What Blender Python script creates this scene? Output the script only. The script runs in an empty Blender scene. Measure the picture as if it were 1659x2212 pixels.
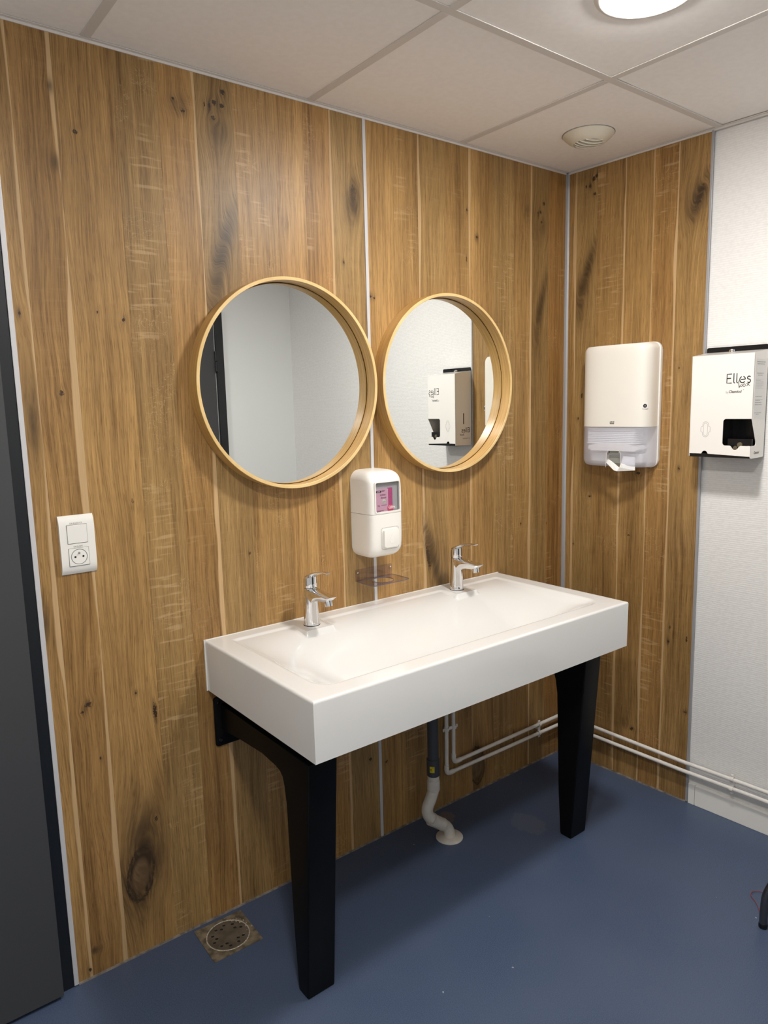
import bpy, bmesh, math, random
from mathutils import Matrix, Vector
random.seed(7)
scn = bpy.context.scene
COL = scn.collection
PI = math.pi
H = 2.37                     # ceiling height (m)
ANG = math.radians(2.69)     # the right wall is a little out of square
RW_ROT = -(PI/2 - ANG)       # frame of the right wall: local x runs away from the corner, local -y out of the wall

# ------------------------------------------------------------------ camera
cam_d = bpy.data.cameras.new('camera'); cam = bpy.data.objects.new('camera', cam_d); COL.objects.link(cam)
yaw, pit, rol = math.radians(-37.841), math.radians(-8.491), math.radians(-1.412)
fw = Vector((-math.sin(yaw)*math.cos(pit), math.cos(yaw)*math.cos(pit), math.sin(pit)))
rt = Vector((math.cos(yaw), math.sin(yaw), 0)); up = rt.cross(fw)
rt2 = rt*math.cos(rol) + up*math.sin(rol); up2 = -rt*math.sin(rol) + up*math.cos(rol)
M = Matrix((rt2, up2, -fw)).transposed().to_4x4(); M.translation = (-2.3842, -1.8609, 1.5027)
cam.matrix_world = M
cam_d.sensor_fit = 'HORIZONTAL'; cam_d.sensor_width = 36; cam_d.lens = 1550.03*36/1659
cam_d.clip_start = 0.01
scn.camera = cam

# ------------------------------------------------------------------ world, exposure
w = bpy.data.worlds.new('world'); scn.world = w; w.use_nodes = True
w.node_tree.nodes['Background'].inputs[0].default_value = (0.9, 0.95, 1, 1)
w.node_tree.nodes['Background'].inputs[1].default_value = 0.0
scn.view_settings.view_transform = 'Standard'; scn.view_settings.look = 'None'
scn.view_settings.exposure = 0.04; scn.view_settings.gamma = 1; scn.view_settings.use_curve_mapping = False
LAMP_W = (21.5, 21.5)        # watts of the two downlights
LAMP_COL = (1.0, 0.972, 0.94)
LAMPS = ((-0.875, -0.89), (-2.075, -1.49))

# ------------------------------------------------------------------ node helper
class NT:
    def __init__(s, nt): s.t = nt
    def put(s, sock, v):
        if v is None: return
        if isinstance(v, bpy.types.NodeSocket): s.t.links.new(v, sock)
        elif isinstance(v, (tuple, list)):
            v = tuple(v)
            if sock.type == 'RGBA' and len(v) == 3: v += (1,)
            sock.default_value = v
        else: sock.default_value = v
    def m(s, op, a, b=None, c=None, clamp=False):
        n = s.t.nodes.new('ShaderNodeMath'); n.operation = op; n.use_clamp = clamp
        for i, v in enumerate((a, b, c)): s.put(n.inputs[i], v)
        return n.outputs[0]
    def vec(s, x, y, z=0.0):
        n = s.t.nodes.new('ShaderNodeCombineXYZ')
        for i, v in enumerate((x, y, z)): s.put(n.inputs[i], v)
        return n.outputs[0]
    def sep(s, v):
        n = s.t.nodes.new('ShaderNodeSeparateXYZ'); s.put(n.inputs[0], v); return n.outputs
    def noise(s, vec, scale=1.0, detail=2.0, rough=0.5, dist=0.0):
        n = s.t.nodes.new('ShaderNodeTexNoise'); s.put(n.inputs['Vector'], vec)
        n.inputs['Scale'].default_value = scale; n.inputs['Detail'].default_value = detail
        n.inputs['Roughness'].default_value = rough; n.inputs['Distortion'].default_value = dist
        return n.outputs[0]
    def ss(s, v, a, b, lo=0.0, hi=1.0):
        n = s.t.nodes.new('ShaderNodeMapRange'); n.interpolation_type = 'SMOOTHSTEP'
        for i, q in enumerate((v, a, b, lo, hi)): s.put(n.inputs[i], q)
        return n.outputs[0]
    def mix(s, f, a, b, mode='MIX'):
        n = s.t.nodes.new('ShaderNodeMix'); n.data_type = 'RGBA'; n.blend_type = mode
        s.put(n.inputs[0], f); s.put(n.inputs[6], a); s.put(n.inputs[7], b)
        return n.outputs[2]
    def coord(s, k='Object'): return s.t.nodes.new('ShaderNodeTexCoord').outputs[k]
    def bump(s, h, strength=0.3, dist=0.001):
        n = s.t.nodes.new('ShaderNodeBump'); n.inputs['Strength'].default_value = strength
        n.inputs['Distance'].default_value = dist; s.put(n.inputs['Height'], h); return n.outputs[0]

def srgb(r, g, b):
    f = lambda c: (c/255/12.92) if c/255 <= .04045 else ((c/255+.055)/1.055)**2.4
    return (f(r), f(g), f(b))

def new_mat(name):
    m = bpy.data.materials.new(name); m.use_nodes = True
    return m, NT(m.node_tree), m.node_tree.nodes['Principled BSDF']

def simple(name, col, rough=0.5, metal=0.0, spec=0.5, bump=None, var=0.0, vscale=8.0, coat=0.0, **kw):
    m, n, b = new_mat(name)
    b.inputs['Roughness'].default_value = rough; b.inputs['Metallic'].default_value = metal
    b.inputs['Specular IOR Level'].default_value = spec
    if coat: b.inputs['Coat Weight'].default_value = coat; b.inputs['Coat Roughness'].default_value = 0.05
    c = n.coord()
    if var:
        v = n.ss(n.noise(c, vscale, 3), .3, .7)
        n.put(b.inputs['Base Color'], n.mix(v, tuple(x*(1-var) for x in col), tuple(min(1, x*(1+var)) for x in col)))
    else: n.put(b.inputs['Base Color'], col)
    if bump: n.put(b.inputs['Normal'], n.bump(n.noise(c, bump[0], 3), bump[1], bump[2]))
    for k, v in kw.items(): n.put(b.inputs[k.replace('_', ' ')], v)
    return m

# ---- shared wood node group ----------------------------------------------------
def wood_group():
    g = bpy.data.node_groups.new('oak_core', 'ShaderNodeTree')
    I = g.interface
    for nm, tp in (('U', 'NodeSocketFloat'), ('X', 'NodeSocketFloat'), ('Z', 'NodeSocketFloat'), ('Seed', 'NodeSocketFloat'),
                   ('Fleck', 'NodeSocketFloat'), ('Dark', 'NodeSocketColor'), ('Light', 'NodeSocketColor'), ('Wave', 'NodeSocketFloat')):
        I.new_socket(nm, in_out='INPUT', socket_type=tp)
    I.new_socket('Color', in_out='OUTPUT', socket_type='NodeSocketColor')
    I.new_socket('Height', in_out='OUTPUT', socket_type='NodeSocketFloat')
    n = NT(g); gi = g.nodes.new('NodeGroupInput'); go = g.nodes.new('NodeGroupOutput')
    o = {s.name: s for s in gi.outputs}
    U, X, Z, S = o['U'], o['X'], o['Z'], o['Seed']
    # slow bending of the grain
    w1 = n.noise(n.vec(n.m('MULTIPLY', X, 5), n.m('MULTIPLY', Z, 1.6), S), 1, 2)
    bend = n.m('MULTIPLY', n.m('SUBTRACT', w1, .5), n.m('MULTIPLY', o['Wave'], .042))
    u = n.m('ADD', U, bend)
    fine = n.noise(n.vec(n.m('MULTIPLY', u, 330), n.m('MULTIPLY', Z, 7), S), 1, 4, .65)
    med = n.noise(n.vec(n.m('MULTIPLY', u, 85), n.m('MULTIPLY', Z, 1.1), S), 1, 3, .55)
    band = n.noise(n.vec(n.m('MULTIPLY', u, 16), n.m('MULTIPLY', Z, .55), S), 1, 2, .5)
    blot = n.noise(n.vec(n.m('MULTIPLY', X, 9), n.m('MULTIPLY', Z, 2.6), n.m('ADD', S, 9)), 1, 3, .55)
    pore = n.noise(n.vec(n.m('MULTIPLY', u, 620), n.m('MULTIPLY', Z, 26), S), 1, 1)
    t = n.m('ADD', n.m('MULTIPLY', n.m('SUBTRACT', band, .5), .95), .52)
    t = n.m('ADD', t, n.m('MULTIPLY', n.m('SUBTRACT', med, .5), .95))
    t = n.m('ADD', t, n.m('MULTIPLY', n.m('SUBTRACT', fine, .5), 1.5))
    t = n.m('ADD', t, n.m('MULTIPLY', n.m('SUBTRACT', blot, .5), .55))
    col = n.mix(n.m('MULTIPLY', t, 1.0, clamp=True), o['Dark'], o['Light'])
    pm = n.ss(pore, .57, .70, 0, .48)
    col = n.mix(pm, col, n.mix(1.0, col, (.45, .36, .28, 1), 'MULTIPLY'))
    # ray flecks: pale wriggling cross-grain lines of quarter-sawn oak
    q1 = n.noise(n.vec(n.m('MULTIPLY', X, 38), n.m('MULTIPLY', Z, 52), S), 1, 2, .5, .8)
    l1 = n.ss(n.m('ABSOLUTE', n.m('SUBTRACT', q1, .5)), .0, .022, 1, 0)
    m1 = n.ss(n.noise(n.vec(n.m('MULTIPLY', X, 10), n.m('MULTIPLY', Z, 9), n.m('ADD', S, 3)), 1, 2), .50, .66)
    q2 = n.noise(n.vec(n.m('MULTIPLY', X, 11), n.m('MULTIPLY', Z, 95), n.m('ADD', S, 5)), 1, 2)
    l2 = n.ss(q2, .54, .68)
    m2 = n.ss(n.noise(n.vec(n.m('MULTIPLY', X, 8), n.m('MULTIPLY', Z, 3.2), n.m('ADD', S, 7)), 1, 2), .48, .62)
    fl = n.m('MAXIMUM', n.m('MULTIPLY', n.m('MULTIPLY', l1, m1), .28), n.m('MULTIPLY', n.m('MULTIPLY', l2, m2), .34))
    fl = n.m('MULTIPLY', fl, o['Fleck'], clamp=True)
    pale = n.mix(.55, o['Light'], (.80, .60, .36, 1))
    col = n.mix(fl, col, pale)
    n.put(go.inputs['Color'], col); n.put(go.inputs['Height'], n.m('SUBTRACT', fine, pm))
    return g
OAK = wood_group()

DARK0, LIGHT0 = (.160, .081, .023), (.515, .303, .107)
def wood(name, seed, tone=1.0, fleck=0.3, wave=1.0, sapL=0, sapR=0, x0=0, x1=1, knots=(), warm=0.0, flow=None, gloss=.42):
    """oak laminate board, x0..x1; knots = (x, z, rx, rz, tilt, strength, kind)"""
    m, n, b = new_mat(name)
    c = n.sep(n.coord()); X, Z = c[0], c[2]
    U = X
    masks = []
    for (kx, kz, rx, rz, tilt, st, kd) in knots:
        dx = n.m('SUBTRACT', X, kx); dz = n.m('SUBTRACT', Z, kz)
        if tilt:
            ca, sa = math.cos(tilt), math.sin(tilt)
            dx, dz = (n.m('ADD', n.m('MULTIPLY', dx, ca), n.m('MULTIPLY', dz, sa)),
                      n.m('SUBTRACT', n.m('MULTIPLY', dz, ca), n.m('MULTIPLY', dx, sa)))
        a = n.m('DIVIDE', dx, rx); d = n.m('DIVIDE', dz, rz)
        r2 = n.m('ADD', n.m('MULTIPLY', a, a), n.m('MULTIPLY', d, d))
        g = n.m('EXPONENT', n.m('MULTIPLY', r2, -1.0))
        gw = n.m('EXPONENT', n.m('MULTIPLY', r2, -.30))
        U = n.m('SUBTRACT', U, n.m('MULTIPLY', n.m('MULTIPLY', dx, gw), .62))
        masks.append((g, r2, st, kd, a, d))
    gn = m.node_tree.nodes.new('ShaderNodeGroup'); gn.node_tree = OAK
    dk = tuple(v*tone*(1+warm*k) for v, k in zip(DARK0, (1, 0, -1.5)))
    lt = tuple(v*tone*(1+warm*k) for v, k in zip(LIGHT0, (1, 0, -1)))
    for k, v in (('U', U), ('X', X), ('Z', Z), ('Seed', seed*13.7), ('Fleck', fleck), ('Dark', dk), ('Light', lt), ('Wave', wave)):
        n.put(gn.inputs[k], v)
    col = gn.outputs['Color']
    sap = n.mix(n.noise(n.vec(n.m('MULTIPLY', X, 240), n.m('MULTIPLY', Z, 4), seed), 1, 2), (.52, .34, .17, 1), (.68, .47, .25, 1))
    for wd, side in ((sapL, 0), (sapR, 1)):
        if wd:
            d = n.m('SUBTRACT', X, x0) if side == 0 else n.m('SUBTRACT', x1, X)
            ww = n.m('MULTIPLY', n.m('ADD', n.noise(n.vec(seed*3.1+side, n.m('MULTIPLY', Z, 1.7), 0.0), 1, 3), -.33), wd*5.5)
            col = n.mix(n.ss(n.m('SUBTRACT', ww, d), -.0022, .0016, 0, .75), col, sap)
    fib = n.noise(n.vec(n.m('MULTIPLY', U, 110), n.m('MULTIPLY', Z, 9), seed+4.0), 1, 3, .65)
    iso = n.noise(n.vec(n.m('MULTIPLY', X, 190), n.m('MULTIPLY', Z, 150), seed), 1, 3, .6)
    for g, r2, st, kd, a, d in masks:
        if kd == 0: g = n.m('EXPONENT', n.m('MULTIPLY', n.m('ADD', r2, n.m('MULTIPLY', n.m('SUBTRACT', fib, .5), 1.5)), -.8))
        if kd == 1:
            rn = n.m('ADD', n.m('MULTIPLY', r2, 1.5), n.m('MULTIPLY', n.m('SUBTRACT', n.m('ADD', iso, n.m('MULTIPLY', fib, .5)), .75), 4.2))
            eye = n.m('MULTIPLY', n.ss(rn, 1.2, .35), n.ss(rn, -.9, .2, .45, 1.0))
            halo = n.m('EXPONENT', n.m('MULTIPLY', n.m('ADD', n.m('MULTIPLY', a, a), n.m('MULTIPLY', n.m('MULTIPLY', d, d), .35)), -.45))
            g = n.m('MAXIMUM', eye, n.m('MULTIPLY', n.m('MULTIPLY', halo, n.ss(fib, .40, .62)), .42))
        if kd == 2: g = n.m('EXPONENT', n.m('MULTIPLY', r2, -.38))
        f = n.m('MULTIPLY', n.m('MULTIPLY', g, n.ss(fib, .25, .75, .45, 1.35)), st*(1.55 if kd != 1 else 1.6), clamp=True)
        col = n.mix(f, col, (.040, .022, .010, 1) if kd else (.058, .033, .013, 1))
        if kd == 2:      # open burl with a pale ring around it
            r = n.ss(n.m('ABSOLUTE', n.m('SUBTRACT', r2, n.ss(fib, 0, 1, .7, 1.3))), 0, .26, .95, 0)
            col = n.mix(n.m('MULTIPLY', r, n.ss(iso, .34, .52)), col, (.030, .02, .01, 1))
            col = n.mix(n.ss(r2, .60, .20, 0, .75), col, n.mix(n.ss(fib, .3, .7), (.07, .04, .018, 1), (.30, .185, .085, 1)))
    n.put(b.inputs['Base Color'], col)
    b.inputs['Roughness'].default_value = gloss; b.inputs['Specular IOR Level'].default_value = .42
    n.put(b.inputs['Normal'], n.bump(gn.outputs['Height'], .25, .0006))
    return m

# ------------------------------------------------------------------ mesh helpers
def tag(o, label=None, cat=None, group=None, kind=None):
    if label: o['label'] = label
    if cat: o['category'] = cat
    if group: o['group'] = group
    if kind: o['kind'] = kind
    return o
def obj(name, bm, mat, parent=None, smooth=None, loc=None):
    me = bpy.data.meshes.new(name)
    bmesh.ops.recalc_face_normals(bm, faces=bm.faces)
    bm.to_mesh(me); bm.free()
    if smooth is not None:
        me.shade_smooth(); me.set_sharp_from_angle(angle=math.radians(smooth))
    if mat: me.materials.append(mat)
    o = bpy.data.objects.new(name, me); COL.objects.link(o)
    if parent: o.parent = parent
    if loc: o.location = loc
    return o
def thing(name, label, cat, loc=(0, 0, 0), rotz=0, group=None):
    o = bpy.data.objects.new(name, None); COL.objects.link(o); o.empty_display_size = .05
    o.location = loc; o.rotation_euler = (0, 0, rotz)
    return tag(o, label, cat, group)
def BM(): return bmesh.new()
def box(bm, x0, x1, y0, y1, z0, z1, bev=0, seg=2):
    r = bmesh.ops.create_cube(bm, size=1); vs = r['verts']
    for v in vs:
        v.co = Vector(((x0+x1)/2 + v.co.x*(x1-x0), (y0+y1)/2 + v.co.y*(y1-y0), (z0+z1)/2 + v.co.z*(z1-z0)))
    if bev:
        es = list({e for v in vs for e in v.link_edges})
        bmesh.ops.bevel(bm, geom=es, offset=bev, segments=seg, profile=.5, affect='EDGES')
    return bm
def bx(*a, **k): return box(BM(), *a, **k)
def prism(bm, pts, plane, t0, t1, bev=0, seg=2):
    """extrude a 2-D outline; plane 'xz' extrudes in y, 'yz' in x, 'xy' in z"""
    mk = {'xz': lambda a, b, t: (a, t, b), 'yz': lambda a, b, t: (t, a, b), 'xy': lambda a, b, t: (a, b, t)}[plane]
    v0 = [bm.verts.new(mk(a, b, t0)) for a, b in pts]; v1 = [bm.verts.new(mk(a, b, t1)) for a, b in pts]
    n = len(pts); fs = [bm.faces.new(v0[::-1]), bm.faces.new(v1)]
    for i in range(n): fs.append(bm.faces.new((v0[i], v0[(i+1) % n], v1[(i+1) % n], v1[i])))
    if bev:
        es = list(fs[0].edges) + list(fs[1].edges)
        bmesh.ops.bevel(bm, geom=es, offset=bev, segments=seg, profile=.5, affect='EDGES')
    return bm
def rrect(x0, x1, z0, z1, r, n=6):
    out = []
    for cx, cz, a0 in ((x1-r, z1-r, 0), (x0+r, z1-r, 90), (x0+r, z0+r, 180), (x1-r, z0+r, 270)):
        for i in range(n+1):
            a = math.radians(a0 + 90*i/n); out.append((cx + r*math.cos(a), cz + r*math.sin(a)))
    return out
def circ(cx, cz, r, n=24, rz=None):
    return [(cx + r*math.cos(2*PI*i/n), cz + (rz or r)*math.sin(2*PI*i/n)) for i in range(n)]
def smooth_path(P, sub=6):
    P = [Vector(p) for p in P]; out = []
    for i in range(len(P)-1):
        p0 = P[max(i-1, 0)]; p1 = P[i]; p2 = P[i+1]; p3 = P[min(i+2, len(P)-1)]
        for k in range(sub):
            t = k/sub
            out.append(.5*((2*p1) + (p2-p0)*t + (2*p0-5*p1+4*p2-p3)*t*t + (3*p1-p0-3*p2+p3)*t**3))
    out.append(P[-1]); return out
def tube(bm, P, r, seg=16, caps=True):
    P = [Vector(p) for p in P]; R = r if isinstance(r, (list, tuple)) else [r]*len(P)
    t = (P[1]-P[0]).normalized(); a = Vector((0, 0, 1)) if abs(t.z) < .9 else Vector((1, 0, 0))
    nrm = t.cross(a).normalized(); rings = []
    for i, p in enumerate(P):
        tt = ((P[min(i+1, len(P)-1)] - p).normalized() + (p - P[max(i-1, 0)]).normalized()).normalized()
        nrm = (nrm - tt*nrm.dot(tt)).normalized(); b = tt.cross(nrm)
        rings.append([bm.verts.new(p + (nrm*math.cos(2*PI*k/seg) + b*math.sin(2*PI*k/seg))*R[i]) for k in range(seg)])
    for i in range(len(rings)-1):
        for k in range(seg): bm.faces.new((rings[i][k], rings[i][(k+1) % seg], rings[i+1][(k+1) % seg], rings[i+1][k]))
    if caps: bm.faces.new(rings[0][::-1]); bm.faces.new(rings[-1])
    return bm
def bend(P, rad, sub=6):
    """polyline with rounded corners"""
    P = [Vector(p) for p in P]; out = [P[0]]
    for i in range(1, len(P)-1):
        a = (P[i-1]-P[i]).normalized(); b = (P[i+1]-P[i]).normalized()
        s = P[i] + a*rad; e = P[i] + b*rad
        for k in range(sub+1):
            t = k/sub; out.append(s*(1-t)**2 + P[i]*2*t*(1-t) + e*t*t)
    out.append(P[-1]); return out
def lathe(bm, prof, c=(0, 0, 0), axis='z', seg=48, closed=False):
    c = Vector(c); rings = []
    mk = {'z': lambda r, h, a: Vector((r*math.cos(a), r*math.sin(a), h)), 'y': lambda r, h, a: Vector((r*math.cos(a), h, r*math.sin(a)))}[axis]
    for r, h in prof:
        if r < 1e-6: rings.append([bm.verts.new(c + mk(0, h, 0))])
        else: rings.append([bm.verts.new(c + mk(r, h, 2*PI*k/seg)) for k in range(seg)])
    pairs = list(zip(rings, rings[1:])) + ([(rings[-1], rings[0])] if closed else [])
    for A, B in pairs:
        for k in range(seg):
            k2 = (k+1) % seg
            if len(A) == 1 and len(B) == 1: continue
            if len(A) == 1: bm.faces.new((A[0], B[k], B[k2]))
            elif len(B) == 1: bm.faces.new((A[k], A[k2], B[0]))
            else: bm.faces.new((A[k], A[k2], B[k2], B[k]))
    return bm
def text_mesh(name, body, size, mat, parent, to, shear=0.0, space=1.0, thick=.0002, align='LEFT', sx=1.0, fat=0.0):
    """flat lettering; to(u, v) maps text plane coordinates to the parent's space"""
    cu = bpy.data.curves.new(name, 'FONT'); cu.body = body; cu.size = size; cu.shear = shear; cu.space_character = space
    cu.align_x = align; cu.resolution_u = 3; cu.offset = fat
    tmp = bpy.data.objects.new(name, cu); COL.objects.link(tmp)
    dg = bpy.context.evaluated_depsgraph_get(); me = bpy.data.meshes.new_from_object(tmp.evaluated_get(dg))
    bpy.data.objects.remove(tmp)
    for v in me.vertices: v.co = to(v.co.x*sx, v.co.y)
    me.materials.clear(); me.materials.append(mat); me.name = name
    o = bpy.data.objects.new(name, me); COL.objects.link(o); o.parent = parent
    return o
def stroke(bm, pts, wd, to, cap=True):
    """flat ribbon of constant width along a 2-D polyline"""
    pts = [Vector(p) for p in pts]; n = len(pts); L = []; R = []
    for i, p in enumerate(pts):
        d = (pts[min(i+1, n-1)] - pts[max(i-1, 0)]).normalized(); q = Vector((-d.y, d.x))*wd/2
        L.append(p+q); R.append(p-q)
    vl = [bm.verts.new(to(*v)) for v in L]; vr = [bm.verts.new(to(*v)) for v in R]
    for i in range(n-1): bm.faces.new((vl[i], vl[i+1], vr[i+1], vr[i]))
    for e in ((pts[0], pts[1]), (pts[-1], pts[-2])):
        d = (e[0]-e[1]).normalized(); a0 = math.atan2(d.y, d.x)
        vs = [bm.verts.new(to(e[0].x + wd/2*math.cos(a0+math.radians(a)), e[0].y + wd/2*math.sin(a0+math.radians(a)))) for a in range(-90, 91, 30)]
        bm.faces.new(vs)
def arc(cx, cy, r, a0, a1, n=14, ry=None):
    return [(cx + r*math.cos(math.radians(a0+(a1-a0)*i/n)), cy + (ry or r)*math.sin(math.radians(a0+(a1-a0)*i/n))) for i in range(n+1)]

# ------------------------------------------------------------------ plain materials
M_white_gloss = simple('white_moulded_composite', srgb(223, 222, 219), .12, coat=.4)
M_plastic = simple('white_plastic', srgb(236, 233, 226), .28)
M_plastic2 = simple('ivory_plastic', srgb(236, 231, 221), .33)
M_pipe = simple('white_pvc', srgb(206, 200, 190), .38, var=.06, vscale=30)
M_pipe_paint = simple('painted_pipe', srgb(225, 221, 214), .35, var=.04, vscale=40)
M_grey_pvc = simple('grey_pvc', srgb(62, 64, 68), .42)
M_chrome = simple('chrome', (.80, .80, .81), .06, metal=1.0)
M_steel = simple('brushed_steel', (.42, .40, .37), .38, metal=.9, bump=(90, .2, .001), var=.25, vscale=25)
M_black = simple('black_powder_coat', (.0035, .0035, .004),   .45, spec=.13, bump=(700, .15, .0003))
M_black_plastic = simple('black_plastic', (.006, .006, .007), .25)
M_door = simple('anthracite_door', (.050, .051, .054), .45, bump=(600, .1, .0003))
M_frame = simple('black_door_frame', (.006, .008, .011), .35)
M_alu = simple('white_aluminium_profile', (.62, .61, .62), .35, metal=.15)
M_alu2 = simple('grey_aluminium_profile', (.36, .36, .37), .4, metal=.2)
M_tee = simple('ceiling_grid_metal', srgb(220, 214, 208), .5)
M_tile = simple('ceiling_tile_board', srgb(251, 246, 241), .85, bump=(260, .12, .001), var=.015, vscale=60)
M_silicone = simple('white_sealant', (.78, .76, .72), .4)
M_ink = simple('black_print', (.012, .012, .013), .5)
M_ink_grey = simple('grey_print', (.25, .25, .25), .5)
M_plinth = simple('white_plinth_board', srgb(242, 239, 232), .45)
M_yellow = simple('yellow_label', srgb(205, 185, 20), .5)
M_paper = simple('paper_towel', srgb(238, 238, 236), .9)
M_backwall = simple('plain_back_wall', srgb(225, 222, 214), .8)

def wallpaper():
    m, n, b = new_mat('white_textured_wallpaper')
    c = n.sep(n.coord()); 
    a = n.m('ABSOLUTE', n.m('SINE', n.m('MULTIPLY', c[2], 3.1416/.0072)))
    st = n.noise(n.vec(n.m('MULTIPLY', c[0], 75), n.m('MULTIPLY', c[1], 75), n.m('MULTIPLY', c[2], 140)), 1, 2)
    h = n.m('MULTIPLY', n.m('POWER', a, .7), n.ss(st, .34, .56, .25, 1.0))
    n.put(b.inputs['Normal'], n.bump(h, .2, .0018))
    n.put(b.inputs['Base Color'], n.mix(h, srgb(224, 222, 219), srgb(233, 231, 228)))
    b.inputs['Roughness'].default_value = .7
    return m
M_wallpaper = wallpaper()
M_paint = simple('smooth_pale_wall_paint', (.86, .88, .875), .6, bump=(120, .08, .001))

def floor_mat():
    m, n, b = new_mat('blue_vinyl_floor')
    c = n.coord(); s = n.sep(c)
    f = n.noise(c, 420, 2); g = n.noise(c, 3.0, 3)
    col = n.mix(n.ss(f, .35, .65), (.046, .070, .128), (.076, .106, .175))
    col = n.mix(n.ss(g, .3, .75, 0, .45), col, (.082, .108, .168))
    # dried water marks beside the right leg, dirt beside the waste pipe flange
    def blob(x, y, rx, ry, ns, edge):
        a = n.m('DIVIDE', n.m('SUBTRACT', s[0], x), rx); d = n.m('DIVIDE', n.m('SUBTRACT', s[1], y), ry)
        r = n.m('ADD', n.m('ADD', n.m('MULTIPLY', a, a), n.m('MULTIPLY', d, d)), n.m('MULTIPLY', n.m('SUBTRACT', n.noise(c, ns, 4), .5), 2.2))
        return n.ss(r, 1-edge, 1, 1, 0)
    col = n.mix(n.m('MULTIPLY', blob(-.528, -.275, .060, .075, 22, .30), .40), col, (.135, .150, .185))
    col = n.mix(n.m('MULTIPLY', blob(-.73, -.055, .04, .035, 40, .3), n.m('MULTIPLY', n.noise(c, 130, 3), 1.0)), col, (.20, .15, .11))
    sp = n.ss(n.noise(c, 34, 0), .885, .89)
    col = n.mix(n.m('MULTIPLY', sp, .6), col, (.5, .5, .5))
    n.put(b.inputs['Base Color'], col)
    n.put(b.inputs['Roughness'], n.ss(g, .3, .7, .34, .46)); b.inputs['Specular IOR Level'].default_value = .4
    n.put(b.inputs['Normal'], n.bump(f, .12, .0006))
    return m
M_floor = floor_mat()

def ring_wood(name, a, b_, scale):
    m, n, b = new_mat(name)
    c = n.sep(n.coord())
    ang = n.m('ARCTAN2', c[2], c[0])
    g = n.noise(n.vec(n.m('MULTIPLY', ang, 2.2), n.m('MULTIPLY', c[1], scale), 0.0), 1, 3, .6)
    g2 = n.noise(n.vec(n.m('MULTIPLY', ang, 30), n.m('MULTIPLY', c[1], scale*2), 2.0), 1, 2)
    n.put(b.inputs['Base Color'], n.mix(n.m('ADD', n.m('MULTIPLY', n.ss(g, .25, .75), .75), n.m('MULTIPLY', g2, .25)), a, b_))
    b.inputs['Roughness'].default_value = .33
    return m
M_ash = ring_wood('bent_ash_veneer', (.42, .225, .060), (.64, .395, .135), 160)
M_ash_edge = ring_wood('pale_ply_edge', (.66, .44, .17), (.84, .62, .30), 500)
M_mirror = simple('mirror_silver', (.90, .925, .915), .0, metal=1.0)

def glassy(name, col, rough=0.0, ior=1.45, alpha=1.0):
    m, n, b = new_mat(name)
    n.put(b.inputs['Base Color'], col); b.inputs['Transmission Weight'].default_value = 1.0
    b.inputs['Roughness'].default_value = rough; b.inputs['IOR'].default_value = ior; b.inputs['Alpha'].default_value = alpha
    return m
def clear_sheet(name, tint, gloss=.06, rough=.02, milk=0.0, milkcol=(.8, .8, .85)):
    """see-through plastic sheet: tinted transparent + a little gloss (+ milky diffuse)"""
    m = bpy.data.materials.new(name); m.use_nodes = True; t = m.node_tree; t.nodes.clear(); n = NT(t)
    out = t.nodes.new('ShaderNodeOutputMaterial'); tr = t.nodes.new('ShaderNodeBsdfTransparent'); gl = t.nodes.new('ShaderNodeBsdfGlossy')
    n.put(tr.inputs[0], tint); gl.inputs['Roughness'].default_value = rough
    fr = t.nodes.new('ShaderNodeLayerWeight'); fr.inputs[0].default_value = .5
    a = tr.outputs[0]
    if milk:
        d = t.nodes.new('ShaderNodeBsdfDiffuse'); n.put(d.inputs[0], milkcol)
        tl = t.nodes.new('ShaderNodeBsdfTranslucent'); n.put(tl.inputs[0], milkcol)
        m2 = t.nodes.new('ShaderNodeMixShader'); m2.inputs[0].default_value = .35; t.links.new(d.outputs[0], m2.inputs[1]); t.links.new(tl.outputs[0], m2.inputs[2])
        m1 = t.nodes.new('ShaderNodeMixShader'); m1.inputs[0].default_value = milk; t.links.new(a, m1.inputs[1]); t.links.new(m2.outputs[0], m1.inputs[2]); a = m1.outputs[0]
    mx = t.nodes.new('ShaderNodeMixShader'); t.links.new(n.m('ADD', n.m('MULTIPLY', n.m('POWER', fr.outputs['Facing'], 4.0), .7), .035, clamp=True), mx.inputs[0])
    t.links.new(a, mx.inputs[1]); t.links.new(gl.outputs[0], mx.inputs[2]); t.links.new(mx.outputs[0], out.inputs[0])
    return m
M_frost = clear_sheet('frosted_bluish_plastic', (.95, .96, 1.0), milk=.46, milkcol=(.90, .90, 1.0), rough=.12)
M_smoke = clear_sheet('smoked_window', (.90, .90, .91), milk=.0, rough=.05)
M_acryl = clear_sheet('clear_acrylic_face', (.915, .885, .885), rough=.03)
M_acryl_edge = clear_sheet('clear_acrylic_edge', (.42, .38, .44), rough=.1, milk=.45, milkcol=(.28, .25, .32))

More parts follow.
